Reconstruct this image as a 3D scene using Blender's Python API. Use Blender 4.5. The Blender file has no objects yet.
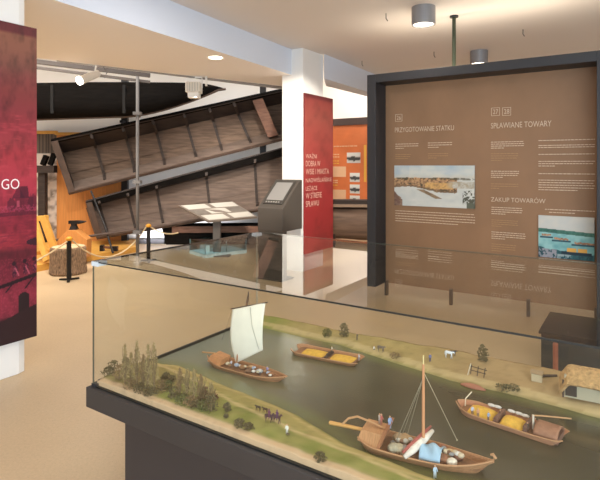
import bpy, bmesh, math, random
from mathutils import Vector, Matrix
random.seed(11)
sc = bpy.context.scene
COL = sc.collection
PI = math.pi
F, HOR, H = 510.0, 165.0, 1.6          # focal length in px, horizon row, eye height

# ---------------------------------------------------------------- helpers
def lin(c):
    return tuple(((v/255.0)/12.92 if v/255.0 <= .04045 else ((v/255.0+.055)/1.055)**2.4) for v in c)
def at(px, py, d):
    return Vector(((px-300)/F*d, d, H-(py-HOR)/F*d))
def gp(px, py, z=0.0):
    d = (H-z)*F/(py-HOR)
    return at(px, py, d)

MATS = {}
def mat(name, rgb, rough=.6, noise=0, scale=8, dark=.7, metal=0, bump=0, stretch=None, spec=.5, emit=None, estr=0, coat=0):
    if name in MATS: return MATS[name]
    m = bpy.data.materials.new(name); m.use_nodes = True
    nt = m.node_tree; b = nt.nodes['Principled BSDF']
    c = lin(rgb)
    b.inputs['Base Color'].default_value = (*c, 1)
    b.inputs['Roughness'].default_value = rough
    b.inputs['Metallic'].default_value = metal
    b.inputs['Specular IOR Level'].default_value = spec
    if coat: b.inputs['Coat Weight'].default_value = coat
    if emit:
        b.inputs['Emission Color'].default_value = (*lin(emit), 1); b.inputs['Emission Strength'].default_value = estr
    if noise or bump:
        tc = nt.nodes.new('ShaderNodeTexCoord'); mp = nt.nodes.new('ShaderNodeMapping')
        if stretch: mp.inputs['Scale'].default_value = stretch
        n = nt.nodes.new('ShaderNodeTexNoise'); n.inputs['Scale'].default_value = scale; n.inputs['Detail'].default_value = 6
        nt.links.new(tc.outputs['Object'], mp.inputs['Vector']); nt.links.new(mp.outputs['Vector'], n.inputs['Vector'])
        if noise:
            r = nt.nodes.new('ShaderNodeValToRGB')
            r.color_ramp.elements[0].position = .5-noise*.5 if noise < 1 else .3
            r.color_ramp.elements[1].position = .5+noise*.5 if noise < 1 else .7
            r.color_ramp.elements[0].color = (*[v*dark for v in c], 1)
            r.color_ramp.elements[1].color = (*[min(1, v*(2-dark)) for v in c], 1)
            nt.links.new(n.outputs['Fac'], r.inputs['Fac']); nt.links.new(r.outputs['Color'], b.inputs['Base Color'])
        if bump:
            bp = nt.nodes.new('ShaderNodeBump'); bp.inputs['Strength'].default_value = bump; bp.inputs['Distance'].default_value = .01
            nt.links.new(n.outputs['Fac'], bp.inputs['Height']); nt.links.new(bp.outputs['Normal'], b.inputs['Normal'])
    MATS[name] = m
    return m

def mat_attr(name, rough=.6, spec=.4):
    if name in MATS: return MATS[name]
    m = bpy.data.materials.new(name); m.use_nodes = True
    nt = m.node_tree; b = nt.nodes['Principled BSDF']
    a = nt.nodes.new('ShaderNodeAttribute'); a.attribute_name = 'Col'
    nt.links.new(a.outputs['Color'], b.inputs['Base Color'])
    b.inputs['Roughness'].default_value = rough; b.inputs['Specular IOR Level'].default_value = spec
    MATS[name] = m
    return m

def mat_glass(name, tint=(1, 1, 1), refl=1.0):
    """sheet of clear glass: see-through plus a Schlick mirror on the outer faces"""
    m = bpy.data.materials.new(name); m.use_nodes = True
    nt = m.node_tree; nt.nodes.clear()
    N = nt.nodes.new; L = nt.links.new
    out = N('ShaderNodeOutputMaterial'); mix = N('ShaderNodeMixShader')
    tr = N('ShaderNodeBsdfTransparent'); tr.inputs['Color'].default_value = (*tint, 1)
    gl = N('ShaderNodeBsdfGlossy'); gl.inputs['Roughness'].default_value = 0.0
    lw = N('ShaderNodeLayerWeight'); lw.inputs['Blend'].default_value = .5
    pw = N('ShaderNodeMath'); pw.operation = 'POWER'; pw.inputs[1].default_value = 4.0
    ml = N('ShaderNodeMath'); ml.operation = 'MULTIPLY_ADD'; ml.inputs[1].default_value = .93*refl; ml.inputs[2].default_value = .06*refl
    geo = N('ShaderNodeNewGeometry')
    sub = N('ShaderNodeMath'); sub.operation = 'SUBTRACT'; sub.inputs[0].default_value = 1
    m2 = N('ShaderNodeMath'); m2.operation = 'MULTIPLY'
    L(lw.outputs['Facing'], pw.inputs[0]); L(pw.outputs[0], ml.inputs[0])
    L(geo.outputs['Backfacing'], sub.inputs[1]); L(ml.outputs[0], m2.inputs[0]); L(sub.outputs[0], m2.inputs[1])
    L(m2.outputs[0], mix.inputs['Fac']); L(tr.outputs[0], mix.inputs[1]); L(gl.outputs[0], mix.inputs[2])
    L(mix.outputs[0], out.inputs['Surface'])
    MATS[name] = m
    return m

class MB:
    def __init__(s): s.bm = bmesh.new()
    def add(s, verts, faces):
        vs = [s.bm.verts.new(v) for v in verts]
        for f in faces:
            try: s.bm.faces.new([vs[i] for i in f])
            except ValueError: pass
        return s
    def box(s, c, size, rot=None, taper=1.0):
        x, y, z = [v/2 for v in size]
        M = rot if rot is not None else Matrix.Identity(3)
        P = []
        for sz in (-1, 1):
            k = taper if sz > 0 else 1
            for sx, sy in ((-1,-1),(1,-1),(1,1),(-1,1)):
                P.append(Vector(c)+M@Vector((sx*x*k, sy*y*k, sz*z)))
        return s.add(P, [(3,2,1,0),(4,5,6,7),(0,1,5,4),(1,2,6,5),(2,3,7,6),(3,0,4,7)])
    def bar(s, a, b, w, h=None, up=(0,0,1)):
        a = Vector(a); b = Vector(b); d = b-a; h = h or w
        z = d.normalized(); upv = Vector(up)
        if abs(z.dot(upv)) > .95: upv = Vector((0,1,0)) if abs(z.y) < .9 else Vector((1,0,0))
        x = z.cross(upv).normalized(); y = x.cross(z)
        M = Matrix((x, y, z)).transposed()
        return s.box((a+b)/2, (w, h, d.length), M)
    def prism(s, poly, z0, z1):
        n = len(poly)
        area = sum(poly[i][0]*poly[(i+1)%n][1]-poly[(i+1)%n][0]*poly[i][1] for i in range(n))
        if area < 0: poly = poly[::-1]
        V = [(p[0], p[1], z0) for p in poly]+[(p[0], p[1], z1) for p in poly]
        Fs = [tuple(range(n-1, -1, -1)), tuple(range(n, 2*n))]+[(i, (i+1)%n, n+(i+1)%n, n+i) for i in range(n)]
        return s.add(V, Fs)
    def extrude(s, poly3, vec):
        """polygon of 3D points swept along vec"""
        n = len(poly3); v = Vector(vec)
        V = [Vector(p) for p in poly3]+[Vector(p)+v for p in poly3]
        return s.add(V, [tuple(range(n-1,-1,-1)), tuple(range(n,2*n))]+[(i,(i+1)%n,n+(i+1)%n,n+i) for i in range(n)])
    def tube(s, pts, r, seg=8, cap=True):
        pts = [Vector(p) for p in pts]; n = len(pts)
        R = r if isinstance(r, (list, tuple)) else [r]*n
        ref = Vector((0,0,1)); rings = []
        for i, p in enumerate(pts):
            t = (pts[min(i+1,n-1)]-pts[max(i-1,0)]).normalized()
            rf = ref if abs(t.dot(ref)) < .95 else Vector((1,0,0))
            x = t.cross(rf).normalized(); y = x.cross(t)
            rings.append([s.bm.verts.new(p+(x*math.cos(2*PI*k/seg)+y*math.sin(2*PI*k/seg))*R[i]) for k in range(seg)])
        for i in range(n-1):
            for k in range(seg):
                s.bm.faces.new((rings[i][k], rings[i][(k+1)%seg], rings[i+1][(k+1)%seg], rings[i+1][k]))
        if cap:
            s.bm.faces.new(rings[0][::-1]); s.bm.faces.new(rings[-1])
        return s
    def lathe(s, prof, c=(0,0,0), seg=20, sx=1, sy=1):
        rings = []
        for r, z in prof:
            rings.append([s.bm.verts.new((c[0]+sx*max(r,1e-4)*math.cos(2*PI*k/seg), c[1]+sy*max(r,1e-4)*math.sin(2*PI*k/seg), c[2]+z)) for k in range(seg)])
        for i in range(len(rings)-1):
            for k in range(seg):
                s.bm.faces.new((rings[i][k], rings[i][(k+1)%seg], rings[i+1][(k+1)%seg], rings[i+1][k]))
        s.bm.faces.new(rings[0][::-1]); s.bm.faces.new(rings[-1])
        return s
    def ball(s, c, r, sub=1, sc_=(1,1,1), jit=0):
        M = Matrix.Translation(c) @ Matrix.Diagonal((r*sc_[0], r*sc_[1], r*sc_[2], 1))
        g = bmesh.ops.create_icosphere(s.bm, subdivisions=sub, radius=1, matrix=M)
        if jit:
            for v in g['verts']: v.co += Vector((random.uniform(-1,1), random.uniform(-1,1), random.uniform(-1,1)))*jit*r
        return s
    def grid(s, fn, nu, nv, close_u=False):
        V = [[s.bm.verts.new(fn(i/nu, j/nv)) for j in range(nv+1)] for i in range(nu+1)]
        for i in range(nu):
            for j in range(nv):
                try: s.bm.faces.new((V[i][j], V[i+1][j], V[i+1][j+1], V[i][j+1]))
                except ValueError: pass
        return s
    def build(s, name, m, parent=None, smooth=False, bevel=0, solid=0, recalc=True):
        if recalc: bmesh.ops.recalc_face_normals(s.bm, faces=s.bm.faces)
        me = bpy.data.meshes.new(name); s.bm.to_mesh(me); s.bm.free()
        if smooth:
            for p in me.polygons: p.use_smooth = True
        o = bpy.data.objects.new(name, me); COL.objects.link(o)
        if m: me.materials.append(m)
        if parent is not None: o.parent = parent
        if solid:
            k = o.modifiers.new('thick', 'SOLIDIFY'); k.thickness = solid; k.offset = 0
        if bevel:
            k = o.modifiers.new('bev', 'BEVEL'); k.width = bevel; k.segments = 2; k.limit_method = 'ANGLE'
        return o

def tag(o, label, cat, group=None, kind=None):
    o['label'] = label; o['category'] = cat
    if group: o['group'] = group
    if kind: o['kind'] = kind
    return o
def thing(name, label, cat, loc=(0,0,0), rz=0, group=None):
    o = bpy.data.objects.new(name, None); COL.objects.link(o); o.empty_display_size = .1
    o.location = loc; o.rotation_euler = (0, 0, rz)
    return tag(o, label, cat, group)
def struct(o):
    o['kind'] = 'structure'; return o
def rotz(a): return Matrix.Rotation(a, 3, 'Z')

def text_mesh(name, s, m, parent, loc, rot, width=None, height=None, align='LEFT'):
    """writing as thin raised lettering; local x runs along the line, y up"""
    cu = bpy.data.curves.new(name, 'FONT'); cu.body = s; cu.extrude = .0; cu.offset = -.003; cu.size = 1; cu.align_x = align; cu.resolution_u = 3
    t = bpy.data.objects.new(name, cu); COL.objects.link(t)
    dg = bpy.context.evaluated_depsgraph_get(); dg.update()
    me = bpy.data.meshes.new_from_object(t.evaluated_get(dg))
    bpy.data.objects.remove(t)
    xs = [v.co.x for v in me.vertices]; ys = [v.co.y for v in me.vertices]
    w = max(xs)-min(xs); h = max(ys)
    sx = width/w if width else None; sy = height/h if height else None
    sx = sx or sy; sy = sy or sx
    x0 = min(xs)
    for v in me.vertices: v.co = Vector(((v.co.x-x0)*sx, v.co.y*sy, 0))
    o = bpy.data.objects.new(name, me); COL.objects.link(o); me.materials.clear(); me.materials.append(m)
    o.parent = parent; o.location = loc; o.rotation_euler = rot
    return o

def art(name, w, h, nx, ny, fn, parent, loc, rot=(PI/2,0,0), depth=.012, rough=.55, m=None):
    """printed sheet or board: a thin slab whose face carries the picture fn(a, b) (a right, b up, 0..1) in srgb"""
    me = bpy.data.meshes.new(name)
    V = [(w*i/nx, h*j/ny, 0) for j in range(ny+1) for i in range(nx+1)]
    n = nx+1
    Fc = [(j*n+i, j*n+i+1, (j+1)*n+i+1, (j+1)*n+i) for j in range(ny) for i in range(nx)]
    k = len(V)
    V += [(0,0,-depth), (w,0,-depth), (w,h,-depth), (0,h,-depth)]
    Fc += [(k+3,k+2,k+1,k)]
    bl, br, tr_, tl = 0, nx, ny*n+nx, ny*n
    Fc += [tuple([k,k+1]+list(range(br, bl-1, -1))),
           tuple([k+1,k+2]+[j*n+nx for j in range(ny,-1,-1)]),
           tuple([k+2,k+3]+[ny*n+i for i in range(0,nx+1)]),
           tuple([k+3,k]+[j*n for j in range(0,ny+1)])]
    me.from_pydata(V, [], Fc)
    ca = me.color_attributes.new('Col', 'FLOAT_COLOR', 'POINT')
    for i, v in enumerate(V):
        c = lin(fn(min(1,max(0,v[0]/w)), min(1,max(0,v[1]/h))))
        ca.data[i].color = (*c, 1)
    me.materials.append(m or mat_attr('print_ink', rough))
    o = bpy.data.objects.new(name, me); COL.objects.link(o)
    o.parent = parent; o.location = loc; o.rotation_euler = rot
    return o

def hsh(i, j):
    v = math.sin(i*127.1+j*311.7)*43758.5453
    return v-math.floor(v)
def vnoise(x, y):
    i, j = math.floor(x), math.floor(y); fx, fy = x-i, y-j
    fx = fx*fx*(3-2*fx); fy = fy*fy*(3-2*fy)
    a = hsh(i,j)*(1-fx)+hsh(i+1,j)*fx; b = hsh(i,j+1)*(1-fx)+hsh(i+1,j+1)*fx
    return a*(1-fy)+b*fy
def fbm(x, y): return .55*vnoise(x,y)+.3*vnoise(2.1*x+7,2.1*y+3)+.15*vnoise(4.3*x+1,4.3*y+9)
def mixc(a, b, t): return tuple(a[i]+(b[i]-a[i])*max(0,min(1,t)) for i in range(3))
def ramp(stops, t):
    if t <= stops[0][0]: return stops[0][1]
    for (t0, c0), (t1, c1) in zip(stops, stops[1:]):
        if t <= t1: return mixc(c0, c1, (t-t0)/max(1e-6, t1-t0))
    return stops[-1][1]

# ---------------------------------------------------------------- camera
cd = bpy.data.cameras.new('camera'); cam = bpy.data.objects.new('camera', cd); COL.objects.link(cam)
cam.location = (0,0,H); cam.rotation_euler = (PI/2,0,0)
cd.sensor_fit = 'HORIZONTAL'; cd.sensor_width = 36; cd.lens = F/600*36; cd.shift_y = -75/600; cd.clip_start = .05
sc.camera = cam
sc.view_settings.view_transform = 'Standard'; sc.view_settings.look = 'None'; sc.view_settings.gamma = 1
sc.view_settings.use_curve_mapping = False; sc.view_settings.exposure = 0
try:
    sc.cycles.max_bounces = 8; sc.cycles.transparent_max_bounces = 24; sc.cycles.diffuse_bounces = 4
except Exception: pass

# ---------------------------------------------------------------- axes of the exhibition furniture
U = Vector((.8344,-.5512,0)); V_ = Vector((.5512,.8344,0)); ANG = math.atan2(U.y, U.x)

# ---------------------------------------------------------------- materials
white_wall = mat('white_plaster', (236,231,224), .85, bump=.05, scale=40)
cool_wall = mat('column_plaster', (238,236,232), .8)
ceil_m = mat('ceiling_paint', (226,220,216), .85)
fascia_m = mat('fascia_daylight_tint', (222,229,242), .85)  # blue tint puts window daylight into the fascia colour
def floor_mat():
    m = mat('terrazzo', (204,179,145), .42, noise=.5, scale=60, dark=.93)
    nt = m.node_tree; b = nt.nodes['Principled BSDF']
    src = b.inputs['Base Color'].links[0].from_socket
    tc = [n for n in nt.nodes if n.type == 'TEX_COORD'][0]
    v = nt.nodes.new('ShaderNodeTexVoronoi'); v.inputs['Scale'].default_value = 90
    r = nt.nodes.new('ShaderNodeValToRGB'); r.color_ramp.elements[0].color = (.6,.56,.5,1); r.color_ramp.elements[1].color = (1.06,1.04,1,1)
    r.color_ramp.elements[0].position = .05; r.color_ramp.elements[1].position = .25
    mx = nt.nodes.new('ShaderNodeMix'); mx.data_type = 'RGBA'; mx.blend_type = 'MULTIPLY'; mx.inputs['Factor'].default_value = .6
    n2 = nt.nodes.new('ShaderNodeTexNoise'); n2.inputs['Scale'].default_value = 1.3; n2.inputs['Detail'].default_value = 3
    r2 = nt.nodes.new('ShaderNodeValToRGB'); r2.color_ramp.elements[0].color = (.82,.80,.77,1); r2.color_ramp.elements[1].color = (1.04,1.04,1.04,1)
    mx2 = nt.nodes.new('ShaderNodeMix'); mx2.data_type = 'RGBA'; mx2.blend_type = 'MULTIPLY'; mx2.inputs['Factor'].default_value = 1
    nt.links.new(tc.outputs['Object'], v.inputs['Vector']); nt.links.new(v.outputs['Distance'], r.inputs['Fac'])
    nt.links.new(tc.outputs['Object'], n2.inputs['Vector']); nt.links.new(n2.outputs['Fac'], r2.inputs['Fac'])
    nt.links.new(src, mx.inputs['A']); nt.links.new(r.outputs['Color'], mx.inputs['B'])
    nt.links.new(mx.outputs['Result'], mx2.inputs['A']); nt.links.new(r2.outputs['Color'], mx2.inputs['B'])
    nt.links.new(mx2.outputs['Result'], b.inputs['Base Color'])
    return m
floor_m = floor_mat()
black_frame = mat('anthracite_frame', (42,42,46), .5)
dark_panel = mat('dark_case_paint', (56,50,48), .55, noise=.6, scale=3, dark=.93)
steel = mat('galvanised_steel', (106,102,99), .65)
dark_steel = mat('dark_steel', (45,42,42), .5, metal=.3)
white_metal = mat('white_metal', (232,228,220), .4)
grey_metal = mat('grey_metal', (142,141,143), .45, metal=.3)
glow = mat('lamp_glow', (255,244,225), .5, emit=(255,240,215), estr=6)
wood_old = mat('old_boat_wood', (100,82,69), .85, noise=.5, scale=3.5, dark=.62, stretch=(1.0,1,9), bump=.35, spec=.25)
wood_grey = mat('grey_boat_wood', (110,94,84), .85, noise=.5, scale=3, dark=.72, stretch=(1.0,1,9), bump=.3, spec=.25)
wood_dark = mat('dark_wood', (52,41,35), .75, noise=.5, scale=4, dark=.6, stretch=(1,1,8), bump=.3)
wood_black = mat('blackened_hull', (20,17,15), .95, noise=.5, scale=5, dark=.6, stretch=(1,6,6), bump=.3, spec=.1)
wood_rib = mat('rib_wood', (74,57,47), .75, noise=.5, scale=6, dark=.65, bump=.2)
wood_red = mat('reddish_wood', (116,82,66), .75, noise=.5, scale=6, dark=.65, stretch=(1,1,6), bump=.2)
ply = mat('orange_pine', (204,136,70), .6, noise=.6, scale=3, dark=.82, stretch=(14,14,.7))
pine = mat('yellow_pine', (216,160,74), .55, noise=.6, scale=5, dark=.85, stretch=(3,3,3))
bark = mat('bark', (136,110,86), .9, noise=.45, scale=22, dark=.35, stretch=(3,3,.9), bump=1)
iron = mat('black_iron', (34,30,29), .5, metal=.4)

# ---------------------------------------------------------------- the setting
struct(MB().prism([(-10,-4.2),(7,-4.2),(7,13.6),(-10,13.6)], -.1, 0).build('floor', floor_m))
W_ = Vector((.478,.878,0))
Fa = Vector((-2.17,4.0,0)); Fb = Vector((-.264,7.5,0))
ZS, ZC = 2.97, 3.355
P0 = Fa-W_*9.2
struct(MB().prism([(P0.x,P0.y),(Fa.x,Fa.y),(Fb.x,Fb.y),(.03,7.98),(.38,8.06),(2.2,11.13),(7,11.13),(7,-4.2),(-6.6,-4.2)], ZC, ZC+.15).build('ceiling', ceil_m))
sof = [(Fa.x,Fa.y),(Fb.x,Fb.y),(-.1,7.8),(-.1,8.95),(-.45,8.85),(-3.37,6.53),(-5.6,4.7),(-4.4,3.0)]
sofo = struct(MB().prism(sof, ZS, ZC+.15).build('ceiling_soffit', fascia_m))
sofo.data.materials.append(mat('soffit_lightened', (250,244,240), .85))  # underside colour lightened in place of bounce light from the floor
for p in sofo.data.polygons:
    if p.normal.z < -.9: p.material_index = 1
struct(MB().prism([(.38,8.06),(2.2,11.13),(2.2,11.5),(.45,8.84)], ZS, ZC+.15).build('ceiling_soffit_far', fascia_m))
struct(MB().prism([(-10,2.0),(7,2.0),(7,13.6),(-10,13.6)], 4.4, 4.5).build('ceiling_hall', white_wall))
struct(MB().prism([(-6.3,-3.4),(.1,8.1),(2.2,11.3),(2.3,11.25),(.2,8.05),(-6.2,-3.45)], ZC+.16, 4.4).build('wall_upper', white_wall))
struct(MB().prism([(-10,10.4),(.25,10.4),(.25,13.5),(.4,13.5),(.4,10.55),(-10,10.55)][:2]+[(.25,10.6),(-10,10.6)], 0, 4.4).build('wall_back_left', white_wall))
struct(MB().prism([(.05,10.6),(.25,10.6),(.25,13.4),(.05,13.4)], 0, 4.4).build('wall_return', white_wall))
struct(MB().prism([(.05,13.4),(7,13.4),(7,13.6),(.05,13.6)], 0, 4.4).build('wall_back_right', white_wall))
struct(MB().prism([(-10,-4.2),(-9.8,-4.2),(-9.8,10.4),(-10,10.4)], 0, 4.4).build('wall_left', white_wall))
struct(MB().prism([(6.8,-4.2),(7,-4.2),(7,13.4),(6.8,13.4)], 0, 4.4).build('wall_right', white_wall))
wr = MB()
wr.box((-6.25,-4.1,1.75),(7.1,.2,3.5)).box((5.9,-4.1,1.75),(2.2,.2,3.5)).box((1.05,-4.1,.3),(7.5,.2,.6)).box((1.05,-4.1,3.1),(7.5,.2,.8))
struct(wr.build('wall_rear', white_wall))
wf = MB()
for x in (-2.7,-.2,2.3,4.8): wf.box((x,-4.1,1.65),(.07,.1,2.1))
wf.box((1.05,-4.1,.64),(7.5,.1,.08)).box((1.05,-4.1,2.66),(7.5,.1,.08))
struct(wf.build('window_1', white_metal))
# dark skirting strip along the back wall
struct(MB().box((-4.8,10.37,.05),(10,.06,.1)).build('baseboard_back', dark_steel))

def column(name, corner, wu, wv, ch=0):
    c = Vector(corner)
    p = [c, c+V_*wv, c+V_*wv-U*wu, c-U*wu]
    if ch: p = [c-V_*0, c+V_*ch*.9-U*ch*.35, c+V_*ch*1.2-U*wu, c-V_*wv-U*wu, c-V_*wv]
    return struct(MB().prism([(q.x,q.y) for q in p], 0, ZC).build(name, cool_wall, bevel=.006))
column('column_far', (.045,7.63,0), .385, .585)
column('column_near', (-2.151,3.904,0), .4, 1.2, ch=.06)

# ---------------------------------------------------------------- red signs on the columns
FACE_U = (PI/2, 0, ANG+PI/2)        # a sheet whose face looks along +U, its x running along +V
off_white_ink = mat('cream_ink', (232,192,174), .6)
def red_art(a, b):
    n = fbm(a*5, b*16)
    c = ramp([(0,(150,42,44)),(.35,(166,46,48)),(.62,(168,66,60)),(.85,(158,76,66)),(.965,(150,66,60)),(.975,(110,42,44)),(1,(105,40,42))], b)
    return mixc(c, tuple(v*.8 for v in c), (n-.45)*1.8)
sg = thing('column_sign', 'tall narrow red text sign on the side of the white column behind the kiosk', 'sign', Vector((.045,7.63,.268))+U*.035, ANG+PI/2)
art('sign_board', .84, 2.41, 20, 60, red_art, sg, (0,0,0), depth=.03)
for i, (t, w) in enumerate([('WAŻNI',.30),('DOBRA W',.40),('WSIE I MIASTA',.66),('NADWIŚLAŃSKIE',.74),('LEŻĄCE',.31),('W STREFIE',.44),('SPŁAWU',.36)]):
    z = H-(158.2+8.1*i-HOR)/F*7.66-.268
    text_mesh('lettering', t, off_white_ink, sg, (.018, -.004, z), (PI/2,0,0), width=w*1.04, height=.084)

def bn_art(a, b):
    # a: 0 left .. 1 right edge of the banner; use the last .28 of the width as the part of the design in view
    y = 344-b*311+ (a-.68)*0
    x = (a-.69)/.31*36
    c = ramp([(33,(96,36,42)),(41,(100,40,44)),(44,(134,84,66)),(58,(132,82,66)),(74,(122,72,62)),(86,(130,62,60)),(100,(124,52,52)),(118,(132,50,56)),(134,(146,48,58)),(148,(152,54,62)),(160,(164,52,62)),(182,(176,56,70)),(198,(172,52,70)),(216,(146,42,60)),(232,(140,40,56)),(250,(156,48,60)),(256,(98,32,44)),(270,(104,30,46)),(285,(118,36,52)),(300,(140,44,62)),(318,(120,38,54)),(322,(52,28,32)),(344,(46,26,32))], y)
    n = fbm(x*.16+3, y*.09)
    n2 = fbm(x*.07, y*.35)
    c = mixc(c, tuple(v*.74 for v in c), (n-.42)*2.0)
    c = mixc(c, (196,74,84), (n2-.6)*2.2 if y > 120 and y < 256 else 0)
    dk = (66,18,38)
    # a house with a steep roof among trees
    n3 = fbm(x*.9, y*.9)
    if 203 <= y <= 217 and 11 <= x <= 32: c = mixc(c, dk, .45+.4*(n3-.3))
    if 193 <= y < 204 and abs(x-15) < 1+(y-193)*.62: c = mixc(c, dk, .55+.3*(n3-.3))
    if 192 <= y < 204 and 17 <= x <= 27-(203-y)*.15: c = mixc(c, dk, .75)
    if 206 <= y < 212 and 13 <= x <= 16: c = mixc(c, (190,84,104), .7)
    if (x-7)**2/22+(y-210)**2/42 < .6+n3: c = mixc(c, dk, .6)
    if (x-31)**2/30+(y-208)**2/60 < .5+n3: c = mixc(c, dk, .5)
    if 211 <= y <= 217 and n3 > .5: c = mixc(c, (176,66,96), .6)
    if 217 < y < 221: c = mixc(c, dk, .45+.5*(n3-.4))
    if 221 <= y < 254: c = mixc(c, (110,32,50), max(0,(fbm(x*.25, y*1.1)-.45)*2.2))
    # rowers in a long boat
    if 262 < y < 296: c = mixc(c, (150,52,70), max(0,(n3-.5)*2.5))
    if abs(y-(287-.16*x)) < 1.8: c = (38,18,26)
    for hx in (10, 22, 33):
        if (x-hx)**2+(y-(268-.08*hx))**2 < 5: c = (44,18,30)
        if (x-hx-1-(276-y)*.15)**2/9+(y-276+.1*hx)**2/34 < 1: c = mixc((58,20,38), (170,70,90), max(0,(n3-.48)*3))
        if abs((x-hx-4)-(y-277)*.5) < .8 and 271 < y < 280: c = (176,84,100)
    for hx in (4, 25):
        if 284 < y < 294 and abs(x-hx-(291-y)*1.0) < 1.2: c = (40,18,28)
    if 244 < y < 252 and x > 23 and (x-36)**2/150+(y-248)**2/14 < 1: c = (60,26,40)
    if 294 < y < 318: c = mixc(c, (168,64,82), max(0,(n3-.5)*2))
    if 297+.12*(x-21)**2*.6 < y < 322 and 15 < x < 27: c = (40,24,28)
    if y > 320-.25*x+2*(n3-.5): c = (46,26,30)
    return c
bo = Vector((-2.151,3.904,0))+U*.035
bn = thing('hanging_banner', 'tall red printed banner with white letters fixed to the left white column', 'banner', (*(bo+V_*(.119-.78)).xy, .265), ANG+PI/2)
art('banner_sheet', .78, 2.40, 190, 400, bn_art, bn, (0,0,0), depth=.02)
text_mesh('lettering', 'GO', mat('white_ink', (250,240,240), .5), bn, (.512, -.004, 1.155), (PI/2,0,0), width=.132, height=.076)

# ---------------------------------------------------------------- big brown information panel (shadow box on legs)
PD = 6.13
Po = Vector((67*PD/F, PD, 0))
PR = .30      # recess of the printed face
pn = thing('information_panel', 'large brown information panel in deep black frame behind the glass case', 'panel', Po, ANG)
PW, PT, PB = 2.50, 2.68, .146
fr = MB()
fr.box((.055,.16,(PT+PB)/2),(.11,.32,PT-PB)).box((PW-.055,.16,(PT+PB)/2),(.11,.32,PT-PB))
fr.box((PW/2,.16,PT-.05),(PW-.22,.32,.10)).box((PW/2,PR+.03,PB+.03),(PW-.22,.02,.06))
fr.build('frame', black_frame, pn, bevel=.004)
for x in (.135, .93, PW-.75, PW-.13): MB().box((x,.27,.09),(.03,.05,.18)).build('leg', black_frame, pn)
pf = MB().box((PW/2,PR+.01,(PT+PB)/2-.05),(PW-.22,.02,PT-PB-.10)).build('printed_face', mat('brown_print', (144,109,79), .6, noise=.8, scale=2.6, dark=.8, stretch=(1,1,.6)), pn)
def pp(px, py):
    """where the line of sight through a pixel meets the printed face: local (x, z)"""
    r = Vector(((px-300)/F, 1, -(py-HOR)/F)); n = V_
    q = Po+V_*PR
    t = q.dot(n)/r.dot(n); w = Vector((0,0,H))+r*t-Po
    return w.dot(U), w.z
ink = mat('panel_ink', (214,190,164), .6)
ink_soft = mat('panel_ink_soft', (172,134,92), .6)
def ptext(s, px0, py0, px1, cap):
    x0, z0 = pp(px0, py0); x1, _ = pp(px1, py0)
    text_mesh('heading', s, ink, pf, (x0, PR-.003, z0), (PI/2,0,0), width=x1-x0, height=cap)
ptext('PRZYGOTOWANIE STATKU', 395, 132.4, 454, .058)
ptext('SPŁAWIANE TOWARY', 491, 128.5, 551.5, .060)
ptext('ZAKUP TOWARÓW', 491, 201.4, 545.5, .060)
for s, px, py in (('26',395.5,121.5),('27',491.5,115.8),('28',502.5,115.6)):
    x0, z0 = pp(px, py); q = .085
    f = MB()
    for a, b, cx, cz in ((q,.004,q/2,0),(q,.004,q/2,q),(.004,q,0,q/2),(.004,q,q,q/2)): f.box((x0+cx,PR-.002,z0+cz),(a,.003,b))
    fo = f.build('number_frame', ink, pf)
    text_mesh('number', s, ink, pf, (x0+.016, PR-.003, z0+.018), (PI/2,0,0), width=.055, height=.05)
def para(px0, py0, px1, rows, gap_px=2.3, m=ink, last=.7):
    """a block of print too small to read: rows of word-length dashes"""
    b = MB()
    for r in range(rows):
        x0, z = pp(px0, py0+r*gap_px); x1, _ = pp(px1, py0+r*gap_px)
        if r == rows-1: x1 = x0+(x1-x0)*last
        x = x0
        while x < x1-.010:
            w = min(random.uniform(.012,.040), x1-x)
            b.box((x+w/2, PR-.0015, z),(w,.002,.0075)); x += w+.006
    b.build('paragraph_text', m, pf)
for a in [(395.5,144.2,418.5,3,2.1,ink,.4),(428,143,452,3,2.2,ink,.45),(395.5,154.6,411,3,2.0,ink_soft,.8),(428,153.8,448,3,2.1,ink_soft,.5),
          (395.5,210.6,475,5,2.5,ink,.8),(396,249,418,4,2.2,ink,.9),(428,251,452,4,2.4,ink,.5),(396,262,416,2,2.2,ink_soft,.8),
          (491,142.2,524,4,2.0,ink,.4),(491,153.8,518,4,2.2,ink_soft,.4),(491,171.2,519,4,2.0,ink,.45),(491,183.8,518,3,2.2,ink_soft,.3),
          (491.5,207.2,523,4,2.1,ink,.45),(491.5,219.8,518,4,2.0,ink_soft,.4),(491.5,231.8,526,4,2.1,ink,.42),(491.5,243.8,516,4,2.2,ink_soft,.4),
          (491.5,262,526,4,2.3,ink,.9),
          (538.5,140.6,595,1,2,ink,1),(538.5,145.6,595,2,2,ink,1),(538.5,154.4,595,1,2,ink,1),(538.5,161.4,595,3,2.3,ink,.3),(538.5,173.6,595,1,2,ink,1),(538.5,180,595,5,2.4,ink,.7),
          (545,209.2,595,1,2,ink,1),(549,212.2,575,1,2,ink,1),(538.5,266.5,595,3,2.6,ink,.7)]:
    para(*a)
def pic(px0, py0, px1, py1, fn, nx, ny):
    x0, z1 = pp(px0, py0); x1, _ = pp(px1, py0); _, z0 = pp(px0, py1)
    o = art('picture_print', x1-x0, z1-z0, nx, ny, fn, pf, (x0, PR-.02, z0), depth=.02)
    return o
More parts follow.
